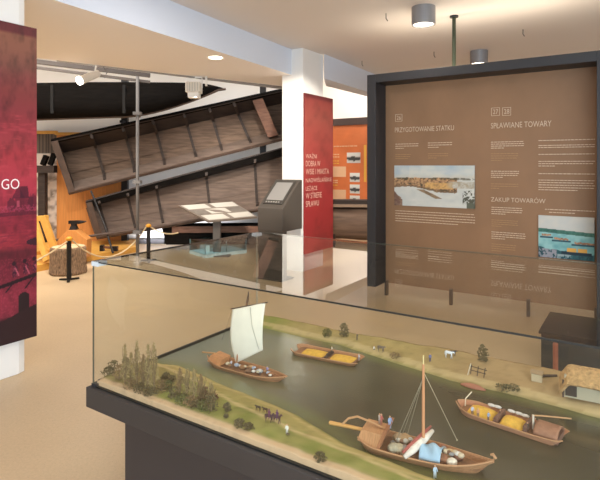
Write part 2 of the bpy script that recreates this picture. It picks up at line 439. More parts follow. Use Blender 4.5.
def town_art(a, b):
    n = .55*fbm(a*60, b*34)+.45*fbm(a*22, b*15); n2 = fbm(a*7+3, b*6); n3 = fbm(a*9, 2)
    top = .70+.05*(n3-.5)
    if b > top: return mixc(mixc((204,206,198),(168,184,194), (n2-.3)*1.6+(a<.2)*.3), (212,196,170), max(0,1-(b-top)/.1)*.5)
    c = mixc((206,206,198),(190,194,190), (n2-.4)*2)
    sh = .40+.09*math.sin(a*5.5+.6)-.02*n3+.16*max(0,a-.45)+.06*(n-.5)
    if b > sh and a < .80:
        c = mixc((200,158,114),(128,98,74), (n-.36)*3.4)
        if n > .60: c = (88,76,58)
        if .40 < a < .76 and .44 < b < .58: c = mixc((212,168,104),(160,124,84), (n-.4)*3)
        if b < sh+.05: c = mixc(c, (110,88,66), .6)
    if a >= .66 and .46 < b < .62: c = mixc(c, mixc((168,156,134),(200,198,188), (n-.35)*3), min(1,(a-.66)/.1))
    if b > top-.05 and n > .42: c = mixc(c, (92,86,66), .7)
    if abs((a-.38)-(.38-b)*1.1) < .045+.03*(n-.5) and .2 < b < .42: c = mixc((120,98,74),(150,126,98), (n-.4)*4)
    if a < .11 and b < .30-2.0*(a-.03)+.1*(n-.5): c = mixc((112,84,72),(148,120,100), (n-.4)*4)
    if a > .86 and .10 < b < .42 and n > .46+.3*abs(b-.27)+.6*max(0,.92-a): c = (86,86,72)
    if a > .91 and b < .13: c = (92,96,82)
    return c
pic(395, 165.5, 475, 205, town_art, 170, 88)
def river_art(a, b):
    n = .5*fbm(a*50, b*34)+.5*fbm(a*18, b*12); n2 = fbm(a*6, b*5)
    if b > .70-.06*a: c = mixc((214,208,196),(190,196,196), n2)
    elif b > .61-.06*a: c = mixc((74,124,108),(44,92,84), (n-.4)*3)
    else:
        c = mixc((150,196,194),(112,168,170), (n2-.4)*3)
        if b < .24-.12*a+.1*(n2-.5): c = mixc((34,74,84),(60,108,112), (n-.4)*4)
        for (cx, cy, w) in ((.15,.52,.09),(.42,.45,.13),(.86,.38,.2)):
            bb = b-.03*(vnoise(a*30,1)-.5)
            if abs(a-cx) < w and cy-.012 < bb < cy+.035: c = mixc((196,146,110),(150,110,84), (n-.4)*4)
            if abs(a-cx) < w*1.3 and cy-.055 < b <= cy-.015: c = (44,82,96)
        if .52 < a < .88 and .17 < b < .27 and not .69 < a < .72: c = (226,170,82)
        if .42 < a < .96 and .10 < b <= .17: c = (30,52,66)
        if a < .34 and b < .22 and n > .5: c = (150,150,158)
        if .35 < a < .6 and b < .1 and n > .52: c = (150,168,170)
    return c
pic(538.7, 215, 594.5, 256.3, river_art, 150, 100)
# hanging pole
x, z = 1.0, 0
pole = thing('suspension_pole', 'dark upright pole from the ceiling to the panel top beside the grey lamp', 'pole', at(454,64,6.0), 0)
pt = at(454, 64, 6.0)
MB().tube([(0,0,PT-pt.z-.02),(0,0,ZC-pt.z)], .022, 10).build('tube', mat('dark_green_steel', (60,66,52), .35, metal=.5), pole)
MB().lathe([(.05,ZC-pt.z-.02),(.05,ZC-pt.z)], seg=14).build('ceiling_plate', black_frame, pole)
pole.location = pt

# ---------------------------------------------------------------- ceiling lamps
def downlight(name, px, label, d, y=None):
    p = Vector(((px-300)/F*d, d, ZC))
    t = thing(name, label, 'ceiling lamp', p, 0, 'cylindrical ceiling lamps')
    MB().lathe([(.128,-.2),(.13,-.19),(.13,0),(.10,0),(.10,-.02)][::-1][2:]+[(.128,-.2),(.115,-.2),(.115,-.17)], seg=32).build('housing', grey_metal, t, smooth=False)
    MB().lathe([(.112,-.185),(.112,-.178)], seg=28).build('diffuser', glow, t)
    L = bpy.data.lights.new('lamp_light', 'AREA'); L.shape = 'DISK'; L.size = .2; L.energy = 14; L.color = (1,.90,.78)
    lo = bpy.data.objects.new('lamp_light', L); COL.objects.link(lo); lo.parent = t; lo.location = (0,0,-.205)
    return t
downlight('ceiling_lamp', 423.5, 'short grey cylinder ceiling lamp hanging clear in front of the panel top', 5.67)
downlight('ceiling_lamp', 479, 'pale cylinder ceiling lamp half hidden behind the panel top edge', 7.85)

# ---------------------------------------------------------------- lighting track with two projectors
tr0 = at(57, 59.5, 6.75); tr1 = at(283, 88, 8.9)
tk = thing('lighting_track', 'long grey lighting track hung on wires below the soffit', 'track', (tr0+tr1)/2)
def rel(p): return Vector(p)-(tr0+tr1)/2
MB().bar(rel(tr0), rel(tr1), .04, .045).build('rail', mat('track_grey', (150,142,134), .6), tk)
for f in (.12, .32, .58, .88):
    p = tr0.lerp(tr1, f); MB().tube([rel(p), rel((p.x,p.y,ZS))], .004, 6).build('wire', steel, tk)
pr2 = MB().bar(at(20,59.5,6.9), at(150,75.5,7.7), .05, .06).build('pipe_rail', mat('pipe_grey', (104,95,88), .6))
pr3 = MB().bar(at(20,65.5,7.4), at(150,82,8.3), .04, .04).build('pipe_rail', mat('pipe_grey', (104,95,88), .6))
tag(pr3, 'lowest thin grey pipe just above the black dugout hull', 'pipe')
tag(pr2, 'second thin grey pipe running behind the lighting track', 'pipe')

sp = thing('track_spotlight', 'white tube spotlight shining at left end of the lighting track', 'spotlight', at(96,66,7.0), 0)
o0 = at(96,66,7.0)
a_, b_ = at(98,73.5,7.0)-o0, at(80,80.5,6.75)-o0
MB().tube([a_, a_.lerp(b_,.5), b_], [.05,.055,.06], 16).build('housing', white_metal, sp)
MB().tube([b_, b_+(b_-a_).normalized()*.02], [.058,.056], 16).build('lens', mat('spot_glow', (255,250,240), .5, emit=(255,246,232), estr=9), sp)
MB().tube([Vector((0,0,0)), a_.lerp(b_,.2)], .012, 8).build('bracket', white_metal, sp)
MB().tube([Vector((.1,0,-.01)), Vector((.15,0,-.09)), Vector((.12,0,-.16)), a_], .008, 6).build('cable', steel, sp)
o1 = at(194,77,7.9)
sp2 = thing('track_projector', 'white square projector lamp hanging at the middle of the lighting track', 'spotlight', o1, 0)
MB().box((0,0,-.17),(.22,.24,.16)).build('housing', mat('ivory_metal', (226,218,204), .4), sp2, bevel=.012)
MB().box((.01,-.03,-.29),(.17,.16,.09)).build('snout', white_metal, sp2, bevel=.01)
fin = MB()
for k in range(5): fin.box((-.08+.04*k,-.125,-.17),(.012,.02,.13))
fin.build('fin', mat('fin_grey', (196,190,178), .4), sp2)
MB().bar((-.125,0,-.17),(-.125,0,-.02),.012,.03).bar((-.125,0,-.02),(.125,0,.0),.012,.03).bar((.125,0,0),(.125,0,-.17),.012,.03).build('yoke', white_metal, sp2)
MB().box((.19,0,-.06),(.03,.03,.16)).build('adapter', white_metal, sp2)
rl = MB().lathe([(.07,-.004),(.085,-.008),(.085,0)], seg=20).build('recessed_lamp', glow)
rl.location = gp(215.5, 57.5, ZS) ; tag(rl, 'small bright recessed lamp in the soffit above the white projector', 'ceiling lamp')
hk = [(386,27,5.9),(434,60,7.9),(362,68,8.6),(523,50,6.6)]
for i, (px, py, d) in enumerate(hk):
    p = Vector(((px-300)/F*d, d, ZC))
    h = MB().tube([(0,0,0),(0,0,-.06),(.02,0,-.09)], .006, 6).build('ceiling_hook', steel); h.location = p
    tag(h, ['small wire hook in the ceiling left of the grey lamp','small wire hook on the ceiling right of the grey lamp','small wire hook on ceiling near the top left panel corner','bent wire hook on the ceiling right of the suspension pole'][i], 'hook', 'ceiling hooks')

# ================================================================ BOATS ON THE BACK WALL
def wall_boat(name, label, TL, TR, BL, BR, d0, d1, depth, side, ribs, rib_m, gun=.03, wb=None, ws=None, group='old boats on the wall'):
    """flat-bottomed plank boat hung on its side, open face to the room.
    TL, TR, BL, BR: pixel corners of the open face outline; side: share of the height taken by each side plank"""
    tl, bl = at(*TL, d0), at(*BL, d0); tr, br = at(*TR, d1), at(*BR, d1)
    base = (bl+br)/2
    t = thing(name, label, 'boat', base, 0, group)
    R = lambda p: Vector(p)-base
    ax = ((tr+br)/2-(tl+bl)/2); n = Vector((0,-1,0)); back = Vector((0,depth,0))
    def pt(s, w, dp):     # s along, w 0 bottom edge..1 top edge, dp 0 at rim..1 at the floor of the boat
        s = s-.036*dp*(1-s)
        return R(bl+(br-bl)*s).lerp(R(tl+(tr-tl)*s), w)+back*dp
    def slab(name, f0, f1, m, th=.05, nn=24, par=t):
        b = MB()
        for i in range(nn):
            s0, s1 = i/nn, (i+1)/nn
            q = [f0(s0), f0(s1), f1(s1), f1(s0)]
            nrm = (q[1]-q[0]).cross(q[3]-q[0]).normalized()
            b.extrude(q, nrm*th)
        bmesh.ops.remove_doubles(b.bm, verts=b.bm.verts, dist=1e-4)
        return b.build(name, m, par)
    k = side
    # bottom in three strakes
    for j in range(3):
        w0 = k+(1-2*k)*j/3-.006; w1 = k+(1-2*k)*(j+1)/3+.006; dj = 1-.035*(j%2)
        slab('bottom_plank', lambda s, w0=w0, dj=dj: pt(s,w0,dj), lambda s, w1=w1, dj=dj: pt(s,w1,dj), wb or wood_old)
    slab('side_plank', lambda s: pt(s,1,0), lambda s: pt(s,1-k,1), wood_dark)  # upper plank darker: the shade inside the boat put into its colour
    slab('side_plank', lambda s: pt(s,0,0), lambda s: pt(s,k,1), ws or wood_grey)
    slab('gunwale', lambda s: pt(s,1.02,-.02), lambda s: pt(s,1.0-gun,.10), wood_black, .05)
    slab('gunwale', lambda s: pt(s,-.02,-.02), lambda s: pt(s,.02,.10), wood_rib, .05)
    # end boards
    for s, e in ((0,.028),(1,-.02)):
        b = MB(); b.extrude([pt(s,0,-.05),pt(s,1,-.05),pt(s,1-k,1.02),pt(s,k,1.02)], R(bl.lerp(br,abs(e)))-R(bl) if e>0 else R(bl)-R(bl.lerp(br,-e)))
        b.build('end_board', wood_rib, t)
    for s, kind, *rest in ribs:
        ds = rest[0] if rest else 0
        pt_ = pt
        def ptr(s, w, dp, ds=ds): return pt_(s+ds*(1-w), w, dp)
        th = .05 if kind == 0 else .19
        b = MB(); dirn = ax.normalized()*th
        e = .02
        if kind == 0:
            b.extrude([ptr(s,.985,.04), ptr(s,1-k,.96), ptr(s,k,.96), ptr(s,.05,.25), ptr(s,.12,.2), ptr(s,k+.05,.76), ptr(s,1-k-.05,.76), ptr(s,.90,-.0)], dirn)
        else:
            b.extrude([ptr(s,.93,.1), ptr(s,1-k,.95), ptr(s,k,.95), ptr(s,.12,.2), ptr(s,.12,-.15), ptr(s,.93,-.2)], dirn)
        b.build('crosspiece' if kind else 'rib', rib_m if kind == 0 else wood_red, t)
    return t
wall_boat('river_barge', 'large old plank boat hung tilted on its side, upper of the two open boats', (51,142),(306,86),(69,194),(306,134), 9.45, 9.45, .45, .2,
          [(.150,0),(.275,0),(.393,0,.01),(.515,0,.02),(.615,0,.03),(.71,0,.06),(.785,1,.065)], wood_dark)
wall_boat('fishing_boat', 'weathered grey plank boat hung on its side below the larger boat', (86,203),(308,143),(97,239),(308,202), 9.5, 9.5, .34, .12,
          [(.05,0),(.18,0),(.31,0),(.535,0),(.755,0)], wood_dark, gun=.10, wb=wood_grey)
# dark dugout hull near the ceiling
c0 = at(8, 103, 9.3); c1 = at(226, 88, 9.3)
dg_ = thing('dugout_hull', 'black dugout hull hung high under the ceiling above the plank boats', 'boat', (c0+c1)/2, 0, 'old boats on the wall')
def hullfn(u, v):
    px = 8+218*u
    top = 83.5-1.5*math.sin(u*PI)+ (5.5*max(0,(u-.85)/.15)**2)
    bot = 121-7*u-(0 if u < .55 else 27*((u-.55)/.45)**1.6)
    bot = max(bot, top+.4)
    th = 2*PI*v
    cy = (top+bot)/2; ry = (bot-top)/2
    y = cy-ry*math.sin(th)
    dd = 9.3+.32*(min(1,ry/17))*math.cos(th)
    return at(px, y, dd)-(c0+c1)/2
MB().grid(hullfn, 40, 20).build('hull', wood_black, dg_, smooth=True)
rimp = [hullfn(i/30, .72)+Vector((0,-.03,0)) for i in range(31)]
MB().tube(rimp, .022, 6).build('rim', mat('lit_rim', (84,68,58), .8), dg_)  # lighter than the hull: lit gunwale edge put into the rim colour
for px in (52, 124):
    MB().box(at(px,99,8.98)-(c0+c1)/2, (.05,.02,.5)).build('strap', mat('strap_dark', (22,20,18), .9), dg_)

# scaffold pole and dark post that carry the boats
q = gp(137.5, 265, 0); 
sp_ = thing('scaffold_pole', 'thin grey steel scaffold pole standing in front of the hung boats', 'pole', q)
hz = H-(72-HOR)/F*q.y
MB().tube([(0,0,0),(0,0,hz)], .026, 12).build('tube', steel, sp_, smooth=True)
MB().lathe([(.07,0),(.07,.05),(.05,.06),(.05,.14)], seg=14).build('foot', mat('pale_foot', (214,200,184), .5), sp_)
for py in (113.5, 182, 232):
    z = H-(py-HOR)/F*q.y
    MB().box((0,0,z),(.12,.10,.05)).tube([(0,0,z),(-.06,.3,z-.02)], .02, 8).build('clamp', steel, sp_)
for px, y1, lab in ((125, 77, 'dark steel upright behind the scaffold pole carrying the boats'), (263, 96, 'dark steel upright behind the right half of the hung boats')):
    q = Vector(((px-300)/F*10.15, 10.15, 0))
    t = thing('rack_post', lab, 'post', q, 0, 'boat rack uprights')
    MB().box((0,0,1.65),(.12,.1,3.3)).build('upright', dark_steel, t)
    for z in (.55, 1.45, 2.45): MB().box((0,-.12,z),(.06,.2,.05)).build('bracket', dark_steel, t)

# dugout lying on the floor under the boats
q0, q1 = at(171,236,9.9), at(296,228,9.75)
tr = thing('dugout_trough', 'long dark dugout trough lying on the floor below the hung boats', 'boat', ((q0.x+q1.x)/2, (q0.y+q1.y)/2, 0), 0)
bo_ = Vector(((q0.x+q1.x)/2, (q0.y+q1.y)/2, 0)); L_ = (q1.x-q0.x)
hw, zh, zf = .19, .46, .10
for nm, b in (('hull', MB().extrude([(-L_/2-.02,-hw,zf),(-L_/2-.1,-hw-.05,zh),(-L_/2-.1,-hw+.02,zh),(-L_/2-.02,-hw+.05,zf+.07),(-L_/2,hw-.05,zf+.07),(-L_/2-.1,hw-.02,zh),(-L_/2-.1,hw+.05,zh),(-L_/2-.02,hw,zf)], (L_,0,0))),
              ('end_board', MB().box((-L_/2-.0,0,(zf+zh)/2),(.12,2*hw,zh-zf-.02))),
              ('rubbing_strip', MB().box((0,-hw-.045,zh-.07),(L_-.2,.03,.12)))):
    b.build(nm, {'hull': wood_black, 'end_board': wood_black, 'rubbing_strip': wood_red}[nm], tr)
for x in (-L_*.3, L_*.3): MB().box((x,0,.05),(.14,.36,.11)).build('support_block', wood_dark, tr)
tr.rotation_euler = (0,0,.03)

# ================================================================ LEFT BACK CORNER
def stone_art(a, b):
    i = vnoise(a*13, b*26); n = fbm(a*30, b*60)
    c = mixc((222,208,196),(136,122,112), (i-.35)*2.2)
    c = mixc(c, (226,212,198), (n-.5)*3)
    if b > .82: c = mixc((118,104,92),(70,60,54), 1 if (a*22)%1 < .35 else .1)
    return c
x0, x1 = -6.2, -4.85
sw = thing('stone_mural', 'printed grey stone wall board with yellow top strip behind the red banner', 'mural', (x0,10.2,.1))
art('stone_print', x1-x0, 2.12, 60, 90, stone_art, sw, (0,0,0), depth=.06)
MB().box(((x1-x0)/2,-.02,2.15),(x1-x0,.08,.06)).build('top_strip', pine, sw)
pb = thing('plywood_board', 'tall orange pine board standing against the wall left of the boats', 'board', (-4.83,10.12,.1))
MB().box((.68,.03,1.05),(1.36,.05,2.1)).build('board', ply, pb)
MB().box((.62,-.01,2.12),(1.26,.1,.05)).build('top_strip', pine, pb)
bm_ = thing('timber_frame', 'dark old timber post and beam standing before the stone mural', 'timber', at(46,205,9.9)*1)
o_ = at(46,205,9.9); bm_.location = (o_.x,o_.y,.1)
MB().box((-.06,0,.72),(.13,.12,1.44)).build('post', wood_dark, bm_)
MB().box((-.08,-.05,1.42),(.58,.14,.14)).build('beam', wood_dark, bm_)
MB().bar((-.02,-.08,1.5),(.05,-.08,1.68),.1,.08).bar((.12,-.08,1.5),(.2,-.08,1.72),.08,.08).build('peg', wood_black, bm_)

# low pine platform
pl = [(-4.45,6.65),(-3.93,7.63),(-2.98,9.42),(-3.3,10.32),(-6.8,10.32),(-6.9,6.65)]
tag(MB().prism(pl, 0, .1).build('display_platform', pine, bevel=.004), 'low yellow pine platform under the tools and boats at left', 'platform')
# yellow trestle
ta = thing('wooden_trestle', 'yellow pine trestle with slanted beams on the platform beside the banner', 'trestle', (0,0,0))
d = 8.2
T0 = at(44, 262, d); ta.location = (T0.x, T0.y, .1)
R = lambda p: p-Vector((T0.x,T0.y,.1))
def foot(px, d): return Vector(((px-300)/F*d, d, .14))
MB().bar(R(at(43,216,8.2)), R(foot(57,8.15)), .10, .08, (0,1,0)).build('beam', pine, ta, bevel=.004)
MB().bar(R(at(35,222,8.0)), R(foot(47,7.75)), .08, .07, (0,1,0)).build('leg', pine, ta, bevel=.004)
MB().bar(R(at(31,222,8.4)), R(foot(30,8.5)), .08, .07, (0,1,0)).build('leg', pine, ta, bevel=.004)
MB().bar(R(at(26,219,8.25)), R(at(47,218,8.2)), .10, .08).build('top_rail', pine, ta, bevel=.004)
MB().bar(R(at(30,254,8.0)), R(at(58,250,8.1)), .07, .05).build('brace', mat('ochre_pine', (206,142,48), .55), ta, bevel=.004)
# stump
q = gp(68.5, 273.0, 0)
st = thing('tree_stump', 'thick sawn tree stump standing on the floor behind the rope post', 'stump', q)
prof = [(.245,0),(.262,.03),(.25,.12),(.248,.25),(.245,.37),(.235,.39)]
b = MB(); b.lathe(prof, seg=36)
for v in b.bm.verts:
    a = math.atan2(v.co.y, v.co.x); k = 1+.025*math.sin(a*9+1)+.018*math.sin(a*17)
    v.co.x *= k; v.co.y *= k
b.build('bark', bark, st)
MB().lathe([(.222,.388),(.226,.398),(.1,.401)], seg=30).build('cut_face', mat('cut_wood', (206,178,138), .7, noise=.5, scale=14, dark=.85), st)
# anvil block + anvil
q = Vector(((74-300)/F*8.3, 8.3, .1))
bk = thing('wooden_block', 'orange wooden block with sloped shoulders behind the tree stump', 'block', q)
MB().extrude([(-.24,-.1,0),(.24,-.1,0),(.25,-.1,.30),(.06,-.1,.45),(-.06,-.1,.45),(-.22,-.1,.29)], (0,.2,0)).build('body', ply, bk, bevel=.004)
MB().extrude([(-.2,-.13,.02),(-.14,-.13,.02),(-.12,-.13,.2),(-.17,-.13,.22)], (0,.03,0)).build('iron_strap', iron, bk)
MB().extrude([(.13,-.13,.02),(.18,-.13,.02),(.15,-.13,.22),(.1,-.13,.2)], (0,.03,0)).build('iron_strap', iron, bk)
an = thing('iron_anvil', 'small black iron anvil on top of the orange wooden block', 'anvil', q+Vector((0,0,.45)))
MB().box((0,0,.03),(.12,.1,.06), taper=.7).box((0,0,.075),(.07,.07,.05)).box((.01,0,.12),(.17,.08,.05)).build('body', iron, an)
MB().tube([(.09,0,.12),(.15,0,.125),(.2,0,.13)], [.03,.02,.006], 10).build('horn', iron, an)
# leaning rods
rd = MB().tube([at(91,191,9.1), at(104,224,8.8), Vector(((113-300)/F*8.6,8.6,.115))], .018, 8).build('iron_rod', iron)
tag(rd, 'thin dark rod leaning against the lower boat above the platform', 'rod')
rp = MB().tube([at(53,240.5,8.45), at(84,237,8.6), at(136,229.5,8.8)], .022, 8).build('wooden_pole', mat('dark_pole', (78,60,50), .6))
tag(rp, 'long thin wooden pole laid level across in front of the boats', 'pole')
tl_ = thing('iron_clamp_tool', 'small dark iron tool lying on the platform at foot of the rod', 'tool', Vector(((109-300)/F*8.9, 8.9, .1)))
MB().box((-.12,0,.05),(.06,.08,.1)).build('jaw', iron, tl_)
MB().box((.1,0,.04),(.1,.08,.08)).build('jaw', iron, tl_)
MB().tube([(-.15,0,.07),(.16,0,.05)], .022, 8).build('screw_shaft', mat('rusty_iron', (112,70,48), .6), tl_)

# ---------------------------------------------------------------- rope barrier
rope_m = mat('pale_rope', (214,190,150), .8)
def barrier(px, base_y, top_y, label):
    q = gp(px, base_y, 0); hgt = (base_y-top_y)/F*q.y
    t = thing('barrier_post', label, 'barrier post', q, 0, 'rope barrier posts')
    MB().tube([(0,0,.02),(0,0,hgt-.04)], .032, 12).build('post', iron, t)
    MB().ball((0,0,hgt-.02), .042, 2, (1.15,1.15,.8)).build('cap', mat('amber_wood', (226,156,40), .4), t, smooth=True)
    for k in range(3):
        a = -PI/2+k*2*PI/3+.35
        MB().bar((0,0,.02),(.14*math.cos(a),.14*math.sin(a),.012),.035,.02).build('foot', iron, t)
    return q+Vector((0,0,hgt-.035))
r1 = barrier(69, 280.5, 237.5, 'black low barrier post with amber cap in front of the tree stump')
r2 = barrier(148.5, 261.5, 224.5, 'black low barrier post with amber cap right of the scaffold pole')
def rope(a, b, sag, label):
    P = [a.lerp(b, i/14)-Vector((0,0,sag*4*(i/14)*(1-i/14))) for i in range(15)]
    o = MB().tube(P, .011, 8).build('barrier_rope', rope_m); tag(o, label, 'rope', 'barrier ropes')
rope(r1, gp(20,268,.3), .03, 'pale rope running from the front barrier post left behind the banner')
rope(r1+Vector((.03,.02,0)), r2+Vector((-.03,-.02,0)), .36, 'pale rope sagging between the two barrier posts')
rope(r2+Vector((.03,0,0)), r2+Vector((.42,.3,-.14)), .06, 'short pale rope end hanging right of the rear barrier post')

# ---------------------------------------------------------------- low glass vitrine with pale blue base
vg = mat_glass('vitrine_glass', (.86,.97,1.0), .8)
q = Vector(((205-300)/F*8.75, 8.75, 0))
vt = thing('floor_vitrine', 'low pale blue glass box standing on the floor under the reading desk', 'vitrine', q, math.radians(38))
MB().box((.42,.3,.03),(.84,.6,.06)).build('plinth', mat('pale_blue_plinth', (206,230,234), .5), vt)
for c, s in (((.42,.005,.16),(.84,.01,.2)),((.42,.595,.16),(.84,.01,.2)),((.005,.3,.16),(.01,.58,.2)),((.835,.3,.16),(.01,.58,.2)),((.42,.3,.265),(.84,.6,.01))):
    MB().box(c, s).build('pane', vg, vt)
for x, y in ((.01,.01),(.83,.01),(.01,.59),(.83,.59),(.42,.0)): MB().box((x,y,.16),(.012,.012,.2)).build('edge_post', mat('teal_edge', (84,120,128), .4), vt)
wl = tag(MB().box((0,0,.05),(.08,.05,.1)).build('white_highlight_block', white_metal, None), 'small white block added as a highlight inside the low blue glass vitrine', 'block')
wl.location = q+Vector((-.02,.35,.06))  # added block stands in for a bright highlight in the vitrine

# ---------------------------------------------------------------- reading desk with sheets
d = 9.05
rd0 = Vector(((217-300)/F*d, d, 0))
rk = thing('reading_desk', 'slanted information desk with pale sheets on a single dark stem', 'desk', rd0)
MB().box((0,0,.36),(.13,.09,.72)).build('stem', mat('desk_grey', (92,84,78), .5), rk)
MB().box((0,0,.01),(.5,.4,.02)).build('foot_plate', mat('desk_grey', (92,84,78), .5), rk)
zc = H-(211-HOR)/F*d
tl, tr_, br, bl = [at(*p)-rd0 for p in ((178,205.5,9.2),(233,201.5,9.35),(257,216.5,8.85),(208,221,8.75))]
def dk(a, b): return bl.lerp(br,a).lerp(tl.lerp(tr_,a), b)
nrm = (br-bl).cross(tl-bl).normalized()
MB().extrude([bl,br,tr_,tl], -nrm*.035).build('top', mat('desk_top', (120,108,98), .5), rk, recalc=True)
paper = mat('paper_white', (184,178,168), .6)
for j, (a0, a1, b0, b1) in enumerate(((.04,.46,.70,.97),(.55,.97,.70,.97),(.30,.68,.37,.65),(.05,.47,.04,.31),(.56,.97,.04,.31))):
    MB().extrude([dk(a0,b0),dk(a1,b0),dk(a1,b1),dk(a0,b1)], nrm*.006).build('sheet', paper, rk)
for a0, a1, b0, b1 in ((.03,.27,.37,.65),(.71,.97,.37,.65)):
    MB().extrude([dk(a0,b0),dk(a1,b0),dk(a1,b1),dk(a0,b1)], nrm*.005).build('picture_sheet', mat('grey_photo', (112,104,96), .5, noise=.6, scale=9, dark=.7), rk)

# ---------------------------------------------------------------- kiosk
kf = Vector(((282.5-300)/F*6.98, 6.98, 0))     # front right corner on the floor
ks = thing('touchscreen_kiosk', 'dark grey kiosk with sloping touchscreen standing against the white column', 'kiosk', kf, ANG)
kw, kd, z0, z1 = .43, .49, .995, 1.385
kio = mat('kiosk_grey', (78,71,65), .5)
MB().box((-kw/2,.06,.34),(kw,.09,.68)).build('stand', kio, ks, bevel=.004)
MB().box((-kw/2,.12,.01),(kw,.3,.02)).build('foot_plate', kio, ks)
MB().extrude([(0,0,.68),(0,kd,.68),(0,kd,z1),(0,kd-.06,z1),(0,0,z0)], (-kw,0,0)).build('body', kio, ks, bevel=.006)
sl = Vector((0,kd-.06,z1-z0)).normalized(); nn = Vector((0,-sl.z,sl.y))
def kp(a, b, o): return Vector((-kw,0,z0))+Vector((kw*a,0,0))+Vector((0,(kd-.06)*b,(z1-z0)*b))+nn*o
MB().extrude([kp(.10,.14,.001),kp(.90,.14,.001),kp(.90,.93,.001),kp(.10,.93,.001)], nn*.012).build('bezel', mat('kiosk_bezel', (66,62,58), .4), ks)
MB().extrude([kp(.17,.26,.014),kp(.83,.26,.014),kp(.83,.87,.014),kp(.17,.87,.014)], nn*.003).build('screen', mat('screen_grey', (140,137,134), .35), ks)
for k in range(6): MB().extrude([kp(.2+.1*k,.175,.012),kp(.25+.1*k,.175,.012),kp(.25+.1*k,.215,.012),kp(.2+.1*k,.215,.012)], nn*.006).build('button', mat('button_grey', (150,146,140), .4), ks)

# ---------------------------------------------------------------- salmon panel and log behind the red sign
So = at(318, 165, 12.2); So.z = 0
sp3 = thing('orange_panel', 'orange information panel with small photos between the red sign and the black frame', 'panel', So, ANG)
sw_ = 1.75
MB().box((sw_/2,.06,2.6),(sw_,.12,.16)).box((.04,.06,1.4),(.08,.12,2.3)).box((sw_-.04,.06,1.4),(.08,.12,2.3)).build('frame', mat('brown_frame', (74,58,54), .5), sp3)
for x in (.1, sw_-.1): MB().box((x,.06,.13),(.08,.08,.26)).build('leg', black_frame, sp3)
of = MB().box((sw_/2,.07,1.39),(sw_-.16,.04,2.27)).build('printed_face', mat('orange_print', (226,126,72), .6, noise=.5, scale=3, dark=.9), sp3)
def sx(px, py):
    r = Vector(((px-300)/F, 1, -(py-HOR)/F)); t = (So+V_*.05).dot(V_)/r.dot(V_); w = Vector((0,0,H))+r*t-So
    return w.dot(U), w.z
cream = mat('cream_block', (240,196,156), .6); yellow_ink = mat('yellow_ink', (244,190,84), .6)
def sblock(name, px0, py0, px1, py1, m, th=.006):
    x0, z1_ = sx(px0,py0); x1, z0_ = sx(px1,py1)
    return MB().box(((x0+x1)/2, .05-th/2, (z0_+z1_)/2),(x1-x0, th, abs(z1_-z0_))).build(name, m, of)
def srows(px0, py0, px1, rows, gap, m):
    b = MB()
    for r in range(rows):
        x0, z = sx(px0, py0+gap*r); x1, _ = sx(px1, py0+gap*r); x = x0
        while x < x1-.02:
            w = min(random.uniform(.03,.09), x1-x); b.box((x+w/2,.046,z),(w,.004,.024)); x += w+.018
    b.build('paragraph_text', m, of)
srows(332,146.5,358,1,2,cream)
srows(332,154.5,340,2,2.5,cream); srows(332,161,339,2,2.4,yellow_ink)
sblock('text_field',332,166.5,346,177,cream); sblock('text_field',332,189.5,346,200,cream)
srows(332,180.5,339,2,2,cream); srows(332,185,338,1,2,yellow_ink)
sblock('yellow_strip',364,145,366.5,182,yellow_ink)
def photo_art(a, b):
    n = fbm(a*6, b*6)
    if b > .62: return (236,236,232)
    if abs(b-.42) < .22*(1-abs(a-.5)*1.2)+.1*(n-.4): return (70,72,72)
    return (216,214,208)
for px0, py0, px1, py1 in ((347,152.6,360.5,163),(350,172.8,359.8,182),(350,184.4,359.8,193.6),(350,195.4,359.8,203.5)):
    x0, z1_ = sx(px0,py0); x1, z0_ = sx(px1,py1)
    art('photo_print', x1-x0, z1_-z0_, 14, 10, photo_art, of, (x0,.042,z0_), depth=.006)
# logs / dugout in front of the orange panel
lq = Vector(((350-300)/F*10.2+.25, 10.2, 0))
lg = thing('dugout_log', 'large dark brown dugout log raised on trestles below the orange panel', 'boat', lq, ANG*.15)
b = MB()
def logf(u, v):
    a = 2*PI*v; x = -1.1+2.9*u
    r = .44+.03*math.sin(u*7)+.02*math.sin(u*19); e = 1-.35*max(0,abs(u-.5)-.42)/.08
    return Vector((x, .34*e*math.cos(a), .44+.06*(1-u)+r*.8*e*math.sin(a)*(1 if math.sin(a)<.55 else .75)))
b.grid(logf, 30, 18); b.build('hull', mat('log_wood', (112,90,76), .8, noise=.5, scale=3, dark=.6, stretch=(.6,3,6), bump=.4), lg, smooth=True)
MB().box((.35,-.02,.80),(2.7,.5,.05)).build('rim_plank', mat('pale_rim', (150,126,106), .7), lg)
MB().box((.35,.0,.865),(2.6,.32,.08)).build('upper_plank', wood_dark, lg)
for x in (-.6, 1.2):
    MB().box((x,0,.14),(.12,.5,.28)).build('trestle', wood_dark, lg)

# dark plinth with red post behind the panel at right
pd = thing('dark_plinth', 'low black plinth on the floor between glass case and right half of brown panel', 'plinth', Vector((241*4.0/F,4.0,0)), ANG)
MB().box((.5,.3,.14),(1.0,.6,.28)).build('body', mat('plinth_dark', (32,33,35), .6), pd, bevel=.006)
MB().box((.5,.3,.29),(1.03,.63,.02)).build('top_board', mat('plinth_top', (38,37,37), .7), pd)
rpq = Vector(((555.5-300)/F*3.72,3.72,0))
rpo = thing('barrier_stake', 'short red brown upright stake before the black plinth behind the glass case', 'stake', rpq)
MB().tube([(0,0,.01),(0,0,.30)], .018, 10).build('shaft', mat('red_stake', (158,86,62), .6), rpo)
MB().lathe([(.05,0),(.05,.012),(.02,.02)], seg=14).build('foot', iron, rpo)

